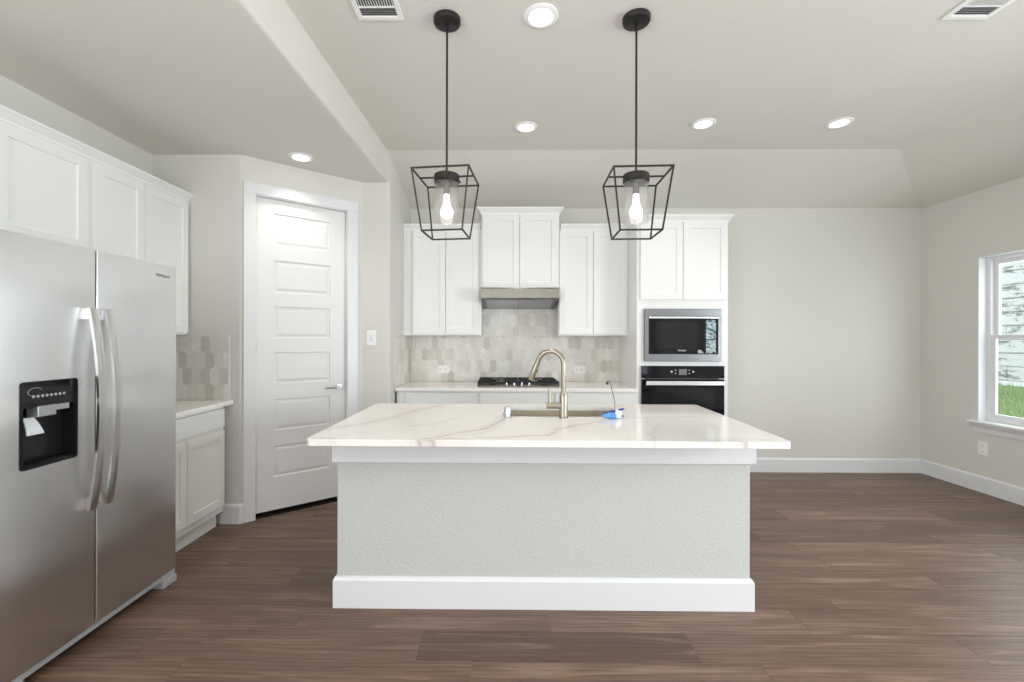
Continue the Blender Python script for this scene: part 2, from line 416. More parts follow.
def clip(poly, x0, x1, y0, y1):
    for ax, lim, sg in ((0, x0, 1), (0, x1, -1), (1, y0, 1), (1, y1, -1)):
        out = []
        for i in range(len(poly)):
            p, q = poly[i-1], poly[i]; dp, dq = (p[ax]-lim)*sg, (q[ax]-lim)*sg
            if (dp >= 0) != (dq >= 0):
                t = dp/(dp-dq); out.append((p[0]+(q[0]-p[0])*t, p[1]+(q[1]-p[1])*t))
            if dq >= 0: out.append(q)
        poly = out
        if len(poly) < 3: return []
    return poly

# ================================================================== THE ROOM
YB, XR, XL, HC, LC = 4.66, 4.335, -2.614, 3.0, 2.74
XN = -.97                         # kitchen niche's left wall
YR = -4.4
PA, PB = Vector((-1.955, 3.285, 0)), Vector((-1.228, 3.88, 0))   # diagonal pantry wall
PU = (PB-PA).normalized(); PN = Vector((PU.y, -PU.x, 0))
PF = F(PA, PU, (0, 0, 1), PN)
def fascia(y): return -1.0 - (3.88-y)*.0316

# floor: boards running left to right
bm = nb(); Wd, Ln, g = .1905, 1.22, .0011
k0 = int((1.9-YR)/Wd)+1
starts = {0: -.37, -1: -.13, 1: .23, 2: -.72, 3: .02, 4: -.45}
for k in range(-k0, 16):
    y0 = 1.897 + k*Wd; y1 = y0+Wd
    if y0 > YB or y1 < YR: continue
    s = starts.get(k, random.uniform(0, Ln)); s -= math.ceil((s-XL)/Ln)*Ln
    while s < XR:
        a, b = max(s, XL-.02), min(s+Ln, XR+.02)
        if b-a > .02:
            vs = box(bm, a+g, b-g, y0+g, min(y1-g, YB+.02), -.006, 0)
        s += Ln
fl = struct('floor', bm, M['plank'])
bm = nb(); box(bm, XL-.15, XR+.15, YR-.15, YB+.15, -.15, -.0012); struct('floor_underlay', bm, M['gap'])

# walls
bm = nb(); box(bm, XL-.14, XR+.14, YB, YB+.14, 0, 2.78); struct('wall_back', bm, M['wall'])
bm = nb()
def wall_x(bm, x0, x1, ya, yb, z1, holes):
    ys = ya
    for h0, h1, b0, b1 in sorted(holes):
        box(bm, x0, x1, ys, h0, 0, z1); box(bm, x0, x1, h0, h1, 0, b0); box(bm, x0, x1, h0, h1, b1, z1); ys = h1
    box(bm, x0, x1, ys, yb, 0, z1)
wall_x(bm, XR, XR+.14, YR, YB+.14, 2.78, [(3.19, 4.108, .62, 2.133), (-.4, 1.4, .62, 2.25)])
struct('wall_right', bm, M['wall'])
bm = nb(); xs = XL-.14
for h0, h1 in ((-2.2, -.5), (.1, 1.8), (2.4, 4.1)):
    box(bm, xs, h0, YR-.14, YR, 0, 3.05); box(bm, h0, h1, YR-.14, YR, 0, .35); box(bm, h0, h1, YR-.14, YR, 2.5, 3.05); xs = h1
box(bm, xs, XR+.14, YR-.14, YR, 0, 3.05); struct('wall_rear', bm, M['wall'])
bm = nb(); wall_x(bm, XL-.14, XL, YR-.14, YB+.14, 2.76, [(-3.3, -1.3, .62, 2.25)]); struct('wall_left', bm, M['wall'])  # the opening is made up, added to let in the left fill
bm = nb(); box(bm, XL-.14, PA.x-.001, 3.285, 3.42, 0, 2.76); struct('wall_pantry_side', bm, M['wall'])
# diagonal pantry wall with the door opening
L = (PB-PA).length
bm = nb()
box(bm, 0, .092, 0, 2.76, -.12, 0, PF); box(bm, .812, L, 0, 2.76, -.12, 0, PF); box(bm, .092, .812, 2.475, 2.76, -.12, 0, PF)
struct('wall_pantry', bm, M['wall'])
# short wall facing the room and the side wall of the cooking niche, with a soft drywall corner
bm = nb()
xs_ = -.992 + (4.0-3.88)*(.992+XN)/.78
prism(bm, [(PB.x, 3.88), (-.992, 3.88), (xs_, 4.0), (PB.x-.02, 4.0)], 0, 3.04)
bm.edges.ensure_lookup_table()
ed = [e for e in bm.edges if all(abs(v.co.x+.992) < 1e-4 and abs(v.co.y-3.88) < 1e-4 for v in e.verts)]
bmesh.ops.bevel(bm, geom=ed, offset=.022, segments=5, affect='EDGES', profile=.5)
struct('wall_niche', bm, M['wall'], smooth=True)
bm = nb(); prism(bm, [(xs_, 4.0), (XN, 4.66), (-1.09, 4.66), (-1.11, 4.0)], 0, 3.04); struct('wall_niche_side', bm, M['wall'])
# low ceiling over fridge and pantry; its edge is the fascia of the raised ceiling
bm = nb()
yA = YR-.1
poly = [(XL-.14, yA), (fascia(yA), yA), (fascia(3.88), 3.88), (fascia(3.88)-.06, 3.95), (-1.11, 4.7), (XL-.14, 4.7)]
prism(bm, poly, LC, 3.04)
ed = [e for e in bm.edges if all(abs(v.co.z-LC) < 1e-4 and abs(v.co.x-fascia(v.co.y)) < 1e-3 and v.co.y < 3.9 for v in e.verts)]
bmesh.ops.bevel(bm, geom=ed, offset=.02, segments=5, affect='EDGES', profile=.5)
struct('ceiling_low', bm, M['ceil'], smooth=True)
# raised ceiling: flat field, sloping to the back and right walls, hip between
bm = nb(); X0 = XL-.2; YBk, XBk = 3.825, 3.37
e = .12
lo = {n: bm.verts.new(c) for n, c in {
    'a': (X0, YR-.2, HC), 'b': (XBk, YR-.2, HC), 'c': (XBk, YBk, HC), 'd': (X0, YBk, HC),
    'e': (XR+e, YR-.2, LC-(e*.269)), 'f': (XR+e, YB+e, LC-(e*.30)), 'g': (X0, YB+e, LC-(e*.311))}.items()}
hi = {n: bm.verts.new(v.co + Vector((0, 0, .1))) for n, v in lo.items()}
for f in ('abcd', 'becf', 'dcfg'):
    s = {'becf': 'befc'}.get(f, f)
    bm.faces.new([lo[q] for q in s]); bm.faces.new([hi[q] for q in s[::-1]])
per = 'abefgd'
for i in range(6): p, q = per[i], per[(i+1) % 6]; bm.faces.new((lo[p], lo[q], hi[q], hi[p]))
struct('ceiling', bm, M['ceil'])

# baseboards
bprof = [(0, 0), (.016, 0), (.016, .128), (.009, .142), (0, .145)]
def base(name, path, side):
    bm = nb(); sweep(bm, path, bprof, side); struct(name, bm, M['trim'])
base('baseboard_back', [(2.05, YB), (XR, YB)], 1)
base('baseboard_right', [(XR, YB-.016), (XR, YR)], 1)
base('baseboard_rear', [(XR-.02, YR), (XL, YR)], 1)
base('baseboard_left', [(XL, 1.5), (XL, YR)], -1)
pj = PA + PU*.021
base('baseboard_pantry', [(-2.09, 3.285), (PA.x, PA.y), (pj.x, pj.y)], 1)
pj2 = PA + PU*.894
base('baseboard_niche', [(pj2.x, pj2.y), (PB.x, PB.y), (-1.02, 3.88)], 1)

# pantry door: casing, six-panel slab, lever
tr = root_struct('trim_1', PA + PU*.457)
bm = nb()
cp = .018
for a0, a1 in ((.021, .104), (.800, .893)): box(bm, a0, a1, 0, 2.466, 0, cp, PF)
box(bm, .021, .893, 2.466, 2.551, 0, cp, PF)
obj('door_casing', bm, M['trim'], tr, bevel=.004)
bm = nb()
for a0, a1 in ((.092, .107), (.797, .812)): box(bm, a0, a1, 0, 2.475, -.12, .002, PF)
box(bm, .092, .812, 2.460, 2.475, -.12, .002, PF); obj('door_jamb', bm, M['trim'], tr)
dr = root_struct('door_1', PA + PU*.457)
DF = F(PF.p(0, 0, -.062), PU, (0, 0, 1), PN)
bm = nb()
a0, a1, b0, b1, T = .110, .795, .035, 2.457, .036
pans = [(2.103, 2.352), (1.735, 1.987), (1.378, 1.626), (1.020, 1.265), (.656, .897), (.292, .533)]
pa0, pa1 = .236, .668
def dq(aa, ab, ba, bb, c): quad(bm, [DF.p(aa, ba, c), DF.p(ab, ba, c), DF.p(ab, bb, c), DF.p(aa, bb, c)])
dq(a0, pa0, b0, b1, T); dq(pa1, a1, b0, b1, T)
zs = [b0] + [z for p in sorted(pans) for z in p] + [b1]
for i in range(0, len(zs), 2): dq(pa0, pa1, zs[i], zs[i+1], T)
for q0, q1 in pans:
    def R4(i, c): return [bm.verts.new(DF.p(*v, c)) for v in ((pa0+i, q0+i), (pa1-i, q0+i), (pa1-i, q1-i), (pa0+i, q1-i))]
    rows = [R4(0, T), R4(.006, T-.009), R4(.013, T-.009), R4(.034, T-.003)]
    for x, y in zip(rows, rows[1:]):
        for i in range(4): bm.faces.new((x[i], x[(i+1) % 4], y[(i+1) % 4], y[i]))
    bm.faces.new(rows[-1])
for p in ((a0, a0, b0, b1), (a1, a1, b0, b1), (a0, a1, b0, b0), (a0, a1, b1, b1)):
    aa, ab, ba, bb = p
    if aa == ab: quad(bm, [DF.p(aa, ba, 0), DF.p(aa, ba, T), DF.p(aa, bb, T), DF.p(aa, bb, 0)])
    else: quad(bm, [DF.p(aa, ba, 0), DF.p(ab, ba, 0), DF.p(ab, ba, T), DF.p(aa, ba, T)])
quad(bm, [DF.p(a0, b0, 0), DF.p(a1, b0, 0), DF.p(a1, b1, 0), DF.p(a0, b1, 0)])
bmesh.ops.remove_doubles(bm, verts=bm.verts, dist=1e-5)
obj('door_panel', bm, M['door'], dr)
bm = nb(); box(bm, .722, .768, .940, .990, T, T+.008, DF)
tube(bm, [DF.p(.735, .966, T+.008), DF.p(.735, .966, T+.045)], .010, 14)
tube(bm, [DF.p(.742, .966, T+.045), DF.p(.70, .966, T+.047), DF.p(.655, .964, T+.044), DF.p(.622, .962, T+.040)], [.010, .009, .008, .007], 12)
obj('door_handle', bm, M['chrome'], dr, smooth=True)
bm = nb(); box(bm, .795, .7985, .93, 1.0, T-.028, T+.001, DF); obj('latch_plate', bm, M['nickel'], dr)
bm = nb(); box(bm, .092, .812, .0, .012, -.12, -.005, PF); o = obj('threshold', bm, M['black'], tr)
for zz in (.3, 1.25, 2.2):
    bm = nb(); tube(bm, [DF.p(.1075, zz, T+.004), DF.p(.1075, zz+.09, T+.004)], .005, 10); obj('hinge', bm, M['nickel'], dr, smooth=True)

# ------------------------------------------------------------------ window of the breakfast corner
def window(name, x, ya, yb, z0, z1, apron=True, inward=-1):
    """double-hung window in the right wall between ya and yb"""
    r = root_struct(name, (x+.07, (ya+yb)/2, z0))
    bm = nb(); J = .008
    box(bm, x-.001, x+.13, ya, ya+J, z0, z1); box(bm, x-.001, x+.13, yb-J, yb, z0, z1); box(bm, x-.001, x+.13, ya+J, yb-J, z1-J, z1)
    obj('jamb', bm, M['trim'], r)
    fx0, fx1 = x+.070, x+.135; a, b, c, d = ya+J, yb-J, z0, z1-J
    bm = nb(); w = .034
    box(bm, fx0, fx1, a, a+w, c, d); box(bm, fx0, fx1, b-w, b, c, d); box(bm, fx0, fx1, a+w, b-w, c, c+w); box(bm, fx0, fx1, a+w, b-w, d-w, d)
    obj('window_frame', bm, M['vinyl'], r, bevel=.003)
    mid = (c+d)/2 + .022; s = .036
    def sash(nm, x0, x1, za, zb):
        bm = nb(); A, B = a+w+.001, b-w-.001
        box(bm, x0, x1, A, A+s, za, zb); box(bm, x0, x1, B-s, B, za, zb); box(bm, x0, x1, A+s, B-s, za, za+s); box(bm, x0, x1, A+s, B-s, zb-s, zb)
        o = obj(nm, bm, M['vinyl'], r, bevel=.003)
        bm = nb(); xm = (x0+x1)/2; box(bm, xm-.002, xm+.002, A+s-.004, B-s+.004, za+s-.004, zb-s+.004); obj('pane', bm, M['pane'], o)
    sash('sash_lower', fx0+.004, fx0+.028, c+w, mid+.018)
    sash('sash_upper', fx0+.031, fx0+.056, mid-.018, d-w)
    if apron:
        bm = nb(); box(bm, x-.050, x+.07, ya-.06, yb+.06, z0-.022, z0)
        obj('window_sill', bm, M['trim'], r, bevel=.006)
        bm = nb()
        pr = [(.0, z0-.104), (.012, z0-.104), (.016, z0-.06), (.034, z0-.028), (.034, z0-.022), (0, z0-.022)]
        for a_, b_ in ((ya-.02, yb+.02),):
            lo_ = [bm.verts.new((x-o_, a_ - (o_*1.0), z)) for o_, z in pr]; hi_ = [bm.verts.new((x-o_, b_ + (o_*1.0), z)) for o_, z in pr]
            n = len(pr); bm.faces.new(lo_[::-1]); bm.faces.new(hi_)
            for i in range(n): bm.faces.new((lo_[i], lo_[(i+1) % n], hi_[(i+1) % n], hi_[i]))
        obj('apron', bm, M['trim'], r)
    return r
window('window_1', XR, 3.19, 4.108, .642, 2.133)
window('window_2', XR, -.4, 1.4, .642, 2.25)
for i, (h0, h1) in enumerate(((-2.2, -.5), (.1, 1.8), (2.4, 4.1))):
    r = root_struct('window_%d' % (3+i), ((h0+h1)/2, YR, .35)); bm = nb()
    for p in ((h0, h0+.06, .35, 2.5), (h1-.06, h1, .35, 2.5), (h0+.06, h1-.06, .35, .41), (h0+.06, h1-.06, 2.44, 2.5), (h0+.06, h1-.06, 1.40, 1.45)):
        box(bm, p[0], p[1], YR-.10, YR-.04, p[2], p[3])
    obj('window_frame', bm, M['vinyl'], r)
    bm = nb(); box(bm, h0+.06, h1-.06, YR-.072, YR-.068, .41, 2.44); obj('pane', bm, M['pane'], r)

# ------------------------------------------------------------------ outside: lawn rising to a block wall
bm = nb(); nx, ny = 30, 40
gv = [[bm.verts.new((4.5 + i*.152, -6 + j*.5, -.12 + .70*max(0, min(1, (i*.152)/4.4))**1.1 + random.uniform(-.012, .012))) for j in range(ny)] for i in range(nx)]
for i in range(nx-1):
    for j in range(ny-1): bm.faces.new((gv[i][j], gv[i+1][j], gv[i+1][j+1], gv[i][j+1]))
struct('lawn', bm, M['grass'])
bm = nb()
for i in range(5200):
    x = random.uniform(7.0, 8.95); y = random.uniform(5.6, 9.2); z = -.12 + .70*((x-4.5)/4.4)**1.1 - .01
    a = random.uniform(0, math.tau); h = random.uniform(.04, .10); w_ = .006; dx, dy = math.cos(a)*w_, math.sin(a)*w_
    lx, ly = random.uniform(-.03, .03), random.uniform(-.03, .03)
    bm.faces.new([bm.verts.new(v) for v in ((x-dx, y-dy, z), (x+dx, y+dy, z), (x+lx, y+ly, z+h))])
gr = obj('grass', bm, M['grass']); gr['kind'] = 'stuff'; tag(gr, 'green grass growing below the pale stone wall outside the window', 'grass')
t = thing('retaining_wall', (9.1, 4, .5), 'pale mottled stone block wall seen through the breakfast window', 'wall')
bm = nb(); z = .42; row = 0
while z < 3.6:
    y = -3 + (row % 2)*.45
    while y < 13:
        ln = random.uniform(2.2, 3.6); d = random.uniform(0, .025)
        box(bm, 9.0-d, 9.3, y+.004, y+ln-.004, z+.006, z+.237); y += ln
    z += .243; row += 1
obj('stone_courses', bm, M['stone'], t, bevel=.012, seg=1)
bm = nb(); box(bm, 9.03, 9.32, -3, 13.5, .3, 3.6); obj('mortar', bm, M['greyline'], t)

# ================================================================== CABINETS
CROWN = [(0, 0), (.006, 0), (.008, .014), (.022, .030), (.034, .046), (.040, .050), (.042, .064), (0, .064)]
def crown(bm, path, z, side, s=1.0):
    sweep(bm, path, [(o*s, z+h*s) for o, h in CROWN], side)
def doors(root, fr, spans, b0, b1, **k):
    for a0, a1 in spans:
        bm = nb(); shaker(bm, fr, a0, a1, b0, b1, 0, **k); obj('door', bm, M['white'], root)
UG = 'white shaker wall cabinets on the back wall'
BF = lambda y: F((0, y, 0))
t = thing('upper_cabinet', (-.585, 4.5, 1.41), 'white two-door wall cabinet left of the range hood', 'cabinet', UG)
bm = nb(); box(bm, -.9765, -.212, 4.350, 4.655, 1.410, 2.445); obj('body', bm, M['white'], t)
bm = nb(); crown(bm, [(-.9765, 4.350), (-.226, 4.350)], 2.440, 1, .85); obj('crown_moulding', bm, M['white'], t)
doors(t, BF(4.350), ((-.882, -.562), (-.557, -.234)), 1.424, 2.425)
t = thing('upper_cabinet', (.87, 4.5, 1.41), 'white two-door wall cabinet between the range hood and the oven tower', 'cabinet', UG)
bm = nb(); box(bm, .542, 1.2185, 4.350, 4.655, 1.410, 2.445); obj('body', bm, M['white'], t)
bm = nb(); crown(bm, [(.56, 4.350), (1.2185, 4.350)], 2.440, 1, .85); obj('crown_moulding', bm, M['white'], t)
doors(t, BF(4.350), ((.549, .8745), (.8795, 1.196)), 1.424, 2.425)
t = thing('upper_cabinet', (.165, 4.5, 1.856), 'white raised two-door cabinet directly above the range hood', 'cabinet', UG)
bm = nb(); box(bm, -.210, .540, 4.300, 4.655, 1.858, 2.585); obj('body', bm, M['white'], t)
bm = nb(); crown(bm, [(-.210, 4.655), (-.210, 4.300), (.540, 4.300), (.540, 4.655)], 2.580, 1, .95); obj('crown_moulding', bm, M['white'], t)
doors(t, BF(4.300), ((-.196, .1545), (.1595, .522)), 1.868, 2.568)
# oven tower
t = thing('oven_tower_cabinet', (1.63, 4.36, 0), 'tall white cabinet at the right end holding microwave and wall oven', 'cabinet')
bm = nb(); x0, x1, y0, y1 = 1.220, 2.045, 4.070, 4.655
box(bm, x0, x0+.018, y0+.02, y1, .10, 2.45); box(bm, x1-.018, x1, y0+.02, y1, .10, 2.45); box(bm, x0+.018, x1-.018, y1-.01, y1, .10, 2.45)
for z in (.10, .400, 1.140, 1.700, 2.43): box(bm, x0+.018, x1-.018, y0+.02, y1-.01, z, z+.018)
# face frame
for p in ((x0, 1.292, .10, 2.45), (1.964, x1, .10, 2.45), (1.292, 1.964, .385, .430), (1.292, 1.964, 1.120, 1.190), (1.292, 1.964, 1.638, 1.742), (1.292, 1.964, 2.42, 2.45), (1.292, 1.964, .10, .12)):
    box(bm, p[0], p[1], y0, y0+.02, p[2], p[3])
box(bm, x0+.0, x1, y0+.06, y1, 0, .10)
obj('body', bm, M['white'], t)
bm = nb(); crown(bm, [(x0, 4.305), (x0, y0), (x1, y0), (x1, y1)], 2.444, 1, .95); obj('crown_moulding', bm, M['white'], t)
doors(t, BF(y0), ((1.246, 1.629), (1.634, 2.027)), 1.735, 2.439)
bm = nb(); slab(bm, BF(y0), 1.25, 2.02, .125, .38, 0); obj('drawer_front', bm, M['white'], t)
# base cabinets along the back
BG = 'white base cabinets under the back worktop'
for nm, lab, bx0, bx1, d0, d1, ds in (
        ('base_cabinet', 'white base cabinet at the left end of the back worktop', -.972, -.229, -.886, -.252, ((-.886, -.571), (-.567, -.252))),
        ('base_cabinet', 'white base cabinet under the gas cooktop', -.229, .453, -.206, .428, ((-.206, .109), (.113, .428))),
        ('base_cabinet', 'white base cabinet between the cooktop and the oven tower', .453, 1.219, .480, 1.196, ((.480, .836), (.840, 1.196)))):
    t = thing(nm, ((bx0+bx1)/2, 4.35, 0), lab, 'cabinet', BG)
    bm = nb(); box(bm, max(bx0, -.968), bx1, 4.055, 4.655, .105, .899); box(bm, max(bx0, -.968), bx1, 4.12, 4.655, 0, .105); obj('body', bm, M['white'], t)
    bm = nb(); slab(bm, BF(4.055), d0, d1, .735, .886); obj('drawer_front', bm, M['white'], t)
    doors(t, BF(4.055), ds, .125, .718)
# worktop of the back run (with cutout left under the cooktop, which sits on top)
bm = nb(); box(bm, -.974, 1.217, 4.015, 4.657, .900, .930)
tag(obj('back_worktop', bm, M['quartz2'], bevel=.003), 'white quartz worktop along the back wall carrying the cooktop', 'worktop')

# tiled backsplashes
def splash(name, parts, label, trims=()):
    bmt, bmg = nb(), nb(); w, Lt, p, g = .068, .142, .022, .003
    root = thing(name, parts[0][0].p((parts[0][1]+parts[0][2])/2, parts[0][3], 0), label, 'backsplash')
    for fr, a0, a1, b0, b1 in parts:
        box(bmg, a0, a1, b0, b1, 0, .004, fr)
        pitch = Lt-p; r = int((b0)/pitch)-2
        while r*pitch < b1+Lt:
            c = int(a0/w)-2
            while c*w < a1+w:
                cx = c*w + (w/2 if r % 2 else 0); cz = r*pitch + .012
                hw, hl = w/2-g/2, Lt/2-g/2
                po = [(cx-hw, cz-hl+p), (cx, cz-hl), (cx+hw, cz-hl+p), (cx+hw, cz+hl-p), (cx, cz+hl), (cx-hw, cz+hl-p)]
                po = clip(po, a0+.001, a1-.001, b0+.001, b1-.001)
                if len(po) >= 3:
                    q = []
                    for v in po:
                        if not q or (abs(v[0]-q[-1][0])+abs(v[1]-q[-1][1])) > 1e-4: q.append(v)
                    if (abs(q[0][0]-q[-1][0])+abs(q[0][1]-q[-1][1])) < 1e-4: q.pop()
                    if len(q) >= 3: prism(bmt, q, .0035, .0055, fr)
                c += 1
            r += 1
    obj('tiles', bmt, M['tile'], root); obj('grout', bmg, M['grout'], root)
    if trims:
        bm = nb()
        for fr, a0, a1, b0, b1 in trims: box(bm, a0, a1, b0, b1, 0, .008, fr)
        obj('edge_trim', bm, M['trim'], root)
BW = F((0, YB-.0005, 0)); NW = F((XN+.002, 4.66, 0), (-.0276*0, -1, 0), (0, 0, 1), (1, 0, 0))
NWF = F((XN-.0005, 4.66, 0), Vector((-.992-XN, 3.88-4.66, 0)), (0, 0, 1), Vector((.9996, -.028, 0)))
splash('tile_backsplash', [(BW, XN+.007, 1.2185, .931, 1.409), (BW, -.211, .541, 1.409, 1.857)],
       'pale marble picket tile backsplash behind the gas cooktop')
splash('tile_backsplash', [(NWF, .008, .60, .931, 1.409)], 'narrow tiled return on the side wall left of the back worktop', [(NWF, .601, .609, .931, 1.409)])
LW = F((0, 3.2845, 0))
splash('tile_backsplash', [(LW, XL+.001, -2.036, .916, 1.392)], 'small marble picket tile backsplash between fridge and pantry door', [(LW, -2.0355, -2.028, .916, 1.392)])

# left wall: cabinets above and beside the fridge
LG = 'white shaker wall cabinets on the left wall'
LF = lambda x: F((x, 0, 0), (0, 1, 0), (0, 0, 1), (1, 0, 0))
t = thing('upper_cabinet', (-2.45, 1.97, 1.84), 'white wall cabinet above the refrigerator', 'cabinet', LG)
bm = nb(); box(bm, XL+.003, -2.343, 1.54, 2.4955, 1.84, 2.410); obj('body', bm, M['white'], t)
bm = nb(); crown(bm, [(-2.343, 1.54), (-2.343, 2.496)], 2.386, 1, .9); obj('crown_moulding', bm, M['white'], t)
doors(t, LF(-2.343), ((1.556, 2.003), (2.009, 2.466)), 1.855, 2.376)
t = thing('upper_cabinet', (-2.45, 2.82, 1.40), 'white two-door wall cabinet right of the fridge cabinet', 'cabinet', LG)
bm = nb(); box(bm, XL+.003, -2.343, 2.4965, 3.275, 1.40, 2.410); obj('body', bm, M['white'], t)
bm = nb(); crown(bm, [(-2.343, 2.496), (-2.343, 3.2835)], 2.386, 1, .9); obj('crown_moulding', bm, M['white'], t)
doors(t, LF(-2.343), ((2.503, 2.862), (2.867, 3.262)), 1.415, 2.376)
t = thing('base_cabinet', (-2.33, 2.9, 0), 'white base cabinet between the refrigerator and the pantry wall', 'cabinet')
bm = nb(); box(bm, XL+.003, -2.042, 2.53, 3.232, .115, .884); box(bm, XL+.003, -2.095, 2.53, 3.232, 0, .115); obj('body', bm, M['white'], t)
bm = nb(); slab(bm, LF(-2.042), 2.545, 3.215, .730, .866); obj('drawer_front', bm, M['white'], t)
doors(t, LF(-2.042), ((2.545, 2.829), (2.836, 3.216)), .165, .708)
bm = nb(); box(bm, XL+.003, -2.000, 2.53, 3.283, .885, .915)
tag(obj('side_worktop', bm, M['quartz2'], bevel=.003), 'white quartz worktop of the small counter beside the refrigerator', 'worktop')

# ================================================================== ISLAND
t = thing('kitchen_island', (.2, 2.7, 0), 'grey textured kitchen island with white baseboard under marble-look top', 'island')
x0, x1, y0, y1 = -.848, 1.257, 2.273, 3.11
bm = nb(); th = .11
box(bm, x0, x1, y0, y0+th, 0, .884); box(bm, x0, x0+th, y0+th, y1-.60, 0, .884); box(bm, x1-th, x1, y0+th, y1-.60, 0, .884)
obj('panel_wall', bm, M['island'], t, bevel=.004)
bm = nb(); cy0 = y0+th
box(bm, x0+.005, .00, y1-.60, y1-.02, .105, .884); box(bm, .80, x1-.005, y1-.60, y1-.02, .105, .884)
box(bm, .0, .80, y1-.60, y1-.02, .105, .60); box(bm, x0+.02, x1-.02, y1-.60, y1-.08, 0, .105)
obj('cabinet_body', bm, M['white'], t)
kf = F((0, y1-.02, 0), (-1, 0, 0), (0, 0, 1), (0, 1, 0))
for a0, a1 in ((-.01, .835), (-.40, -.01), (-.80, -.40), (-1.24, -.80)):
    bm = nb(); shaker(bm, kf, a0+.004, a1-.004, .125, .56 if a0 == -.80 or a0 == -.40 else .71); obj('door', bm, M['white'], t)
path = [(x0, y1-.60), (x0, y0), (x1, y0), (x1, y1-.60)]
bm = nb(); sweep(bm, path, [(0, 0), (.016, 0), (.016, .140), (.008, .156), (0, .158)], 1); obj('baseboard', bm, M['trim'], t)
bm = nb(); sweep(bm, path, [(0, .744), (.020, .744), (.020, .884), (0, .884)], 1); obj('apron', bm, M['trim'], t, bevel=.002)
# worktop with a cutout for the undermount sink
SX0, SX1, SY0, SY1 = .035, .725, 2.635, 3.055
def slab_with_hole(bm, outer, hole, z0, z1):
    for z, rev in ((z0, True), (z1, False)):
        ov = [bm.verts.new((x, y, z)) for x, y in outer]; hv = [bm.verts.new((x, y, z)) for x, y in hole]
        es = [bm.edges.new((ov[i], ov[(i+1) % len(ov)])) for i in range(len(ov))] + [bm.edges.new((hv[i], hv[(i+1) % len(hv)])) for i in range(len(hv))]
        bmesh.ops.triangle_fill(bm, edges=es, use_beauty=True)
        if rev: lo_o, lo_h = ov, hv
        else: hi_o, hi_h = ov, hv
    for lo_, hi_ in ((lo_o, hi_o), (lo_h, hi_h)):
        n = len(lo_)
        for i in range(n): bm.faces.new((lo_[i], lo_[(i+1) % n], hi_[(i+1) % n], hi_[i]))
def rcorner(poly, r, n=6):
    out = []; N = len(poly)
    for i in range(N):
        p = Vector(poly[i]); a = (Vector(poly[i-1])-p).normalized(); b = (Vector(poly[(i+1) % N])-p).normalized()
        for k in range(n+1):
            s = k/n; out.append(tuple((p+a*r)*(1-s)**2 + p*2*s*(1-s) + (p+b*r)*s**2))
    return out
bm = nb()
outer = rcorner([(-.900, 2.012), (1.297, 1.998), (1.360, 3.145), (-.893, 3.150)], .035)
slab_with_hole(bm, outer, rrect(SX0, SX1, SY0, SY1, .02), .8845, .915)
tag(obj('island_worktop', bm, M['quartz'], bevel=.0035), 'large white quartz island top with brown-grey diagonal veins', 'worktop')
# sink
t = thing('kitchen_sink', (.38, 2.845, .68), 'stainless undermount sink set into the island top', 'sink')
bm = nb(); e = .004; D = .67
A, B_, Cc, Dd = SX0-.006, SX1+.006, SY0-.006, SY1+.006
for p in ((A-e, A, Cc-e, Dd+e), (B_, B_+e, Cc-e, Dd+e), (A, B_, Cc-e, Cc), (A, B_, Dd, Dd+e)): box(bm, p[0], p[1], p[2], p[3], D, .8835)
box(bm, A-e, B_+e, Cc-e, Dd+e, D-e, D)
obj('basin', bm, M['sinksteel'], t)
bm = nb(); lathe(bm, (.38, 2.86, D+.0005), [(.045, 0), (.045, .003), (.03, .003), (.028, 0), (0, 0)]); obj('drain', bm, M['chrome'], t, smooth=True)
# faucet
fx, fy = .352, 2.588
t = thing('kitchen_faucet', (fx, fy, .915), 'brushed nickel pull-down faucet with a high arched neck', 'faucet')
bm = nb(); lathe(bm, (fx, fy, .915), [(.027, 0), (.027, .004), (.0235, .008), (.0235, .128), (.0225, .133), (.019, .136), (.019, .146), (.015, .148)]); obj('base', bm, M['nickel'], t, smooth=True)
import itertools
dv = Vector((-.96, .28, 0)).normalized(); r_ = .076; top = .915+.312
pts = [Vector((fx, fy, 1.055)), Vector((fx, fy, top-.05)), Vector((fx, fy, top))]
for i in range(1, 15):
    a = math.pi*i/14*.91; pts.append(Vector((fx, fy, top)) + dv*(r_-r_*math.cos(a)) + Vector((0, 0, r_*math.sin(a))))
d = (pts[-1]-pts[-2]).normalized()
pts.append(pts[-1]+d*.012)
bm = nb(); tube(bm, pts, .0143, 18); obj('neck', bm, M['nickel'], t, smooth=True)
s0 = pts[-1]
bm = nb(); tube(bm, [s0-d*.004, s0+d*.01, s0+d*.055, s0+d*.108, s0+d*.113], [.0155, .0165, .018, .0205, .018], 18); sh = obj('spray_head', bm, M['nickel'], t, smooth=True)
bm = nb(); sd = Vector((0, 0, 1)).cross(d).normalized(); q = s0+d*.05; n_ = d.cross(sd).normalized()
if n_.z > 0 and (-dv).dot(n_) < 0: n_ = -n_
lathe(bm, q + n_*.014, [(.007, 0), (.007, .006), (.005, .008)], n_, 12); obj('button', bm, M['blackplastic'], sh, smooth=True)
bm = nb(); tube(bm, [(fx-.015, fy, .915+.072), (fx-.098, fy, .915+.072)], .0185, 18); hp = obj('handle_hub', bm, M['nickel'], t, smooth=True)
bm = nb(); tube(bm, [(fx-.080, fy, .915+.080), (fx-.082, fy+.002, .915+.165)], [.0105, .0095], 12); obj('handle', bm, M['nickel'], hp, smooth=True)
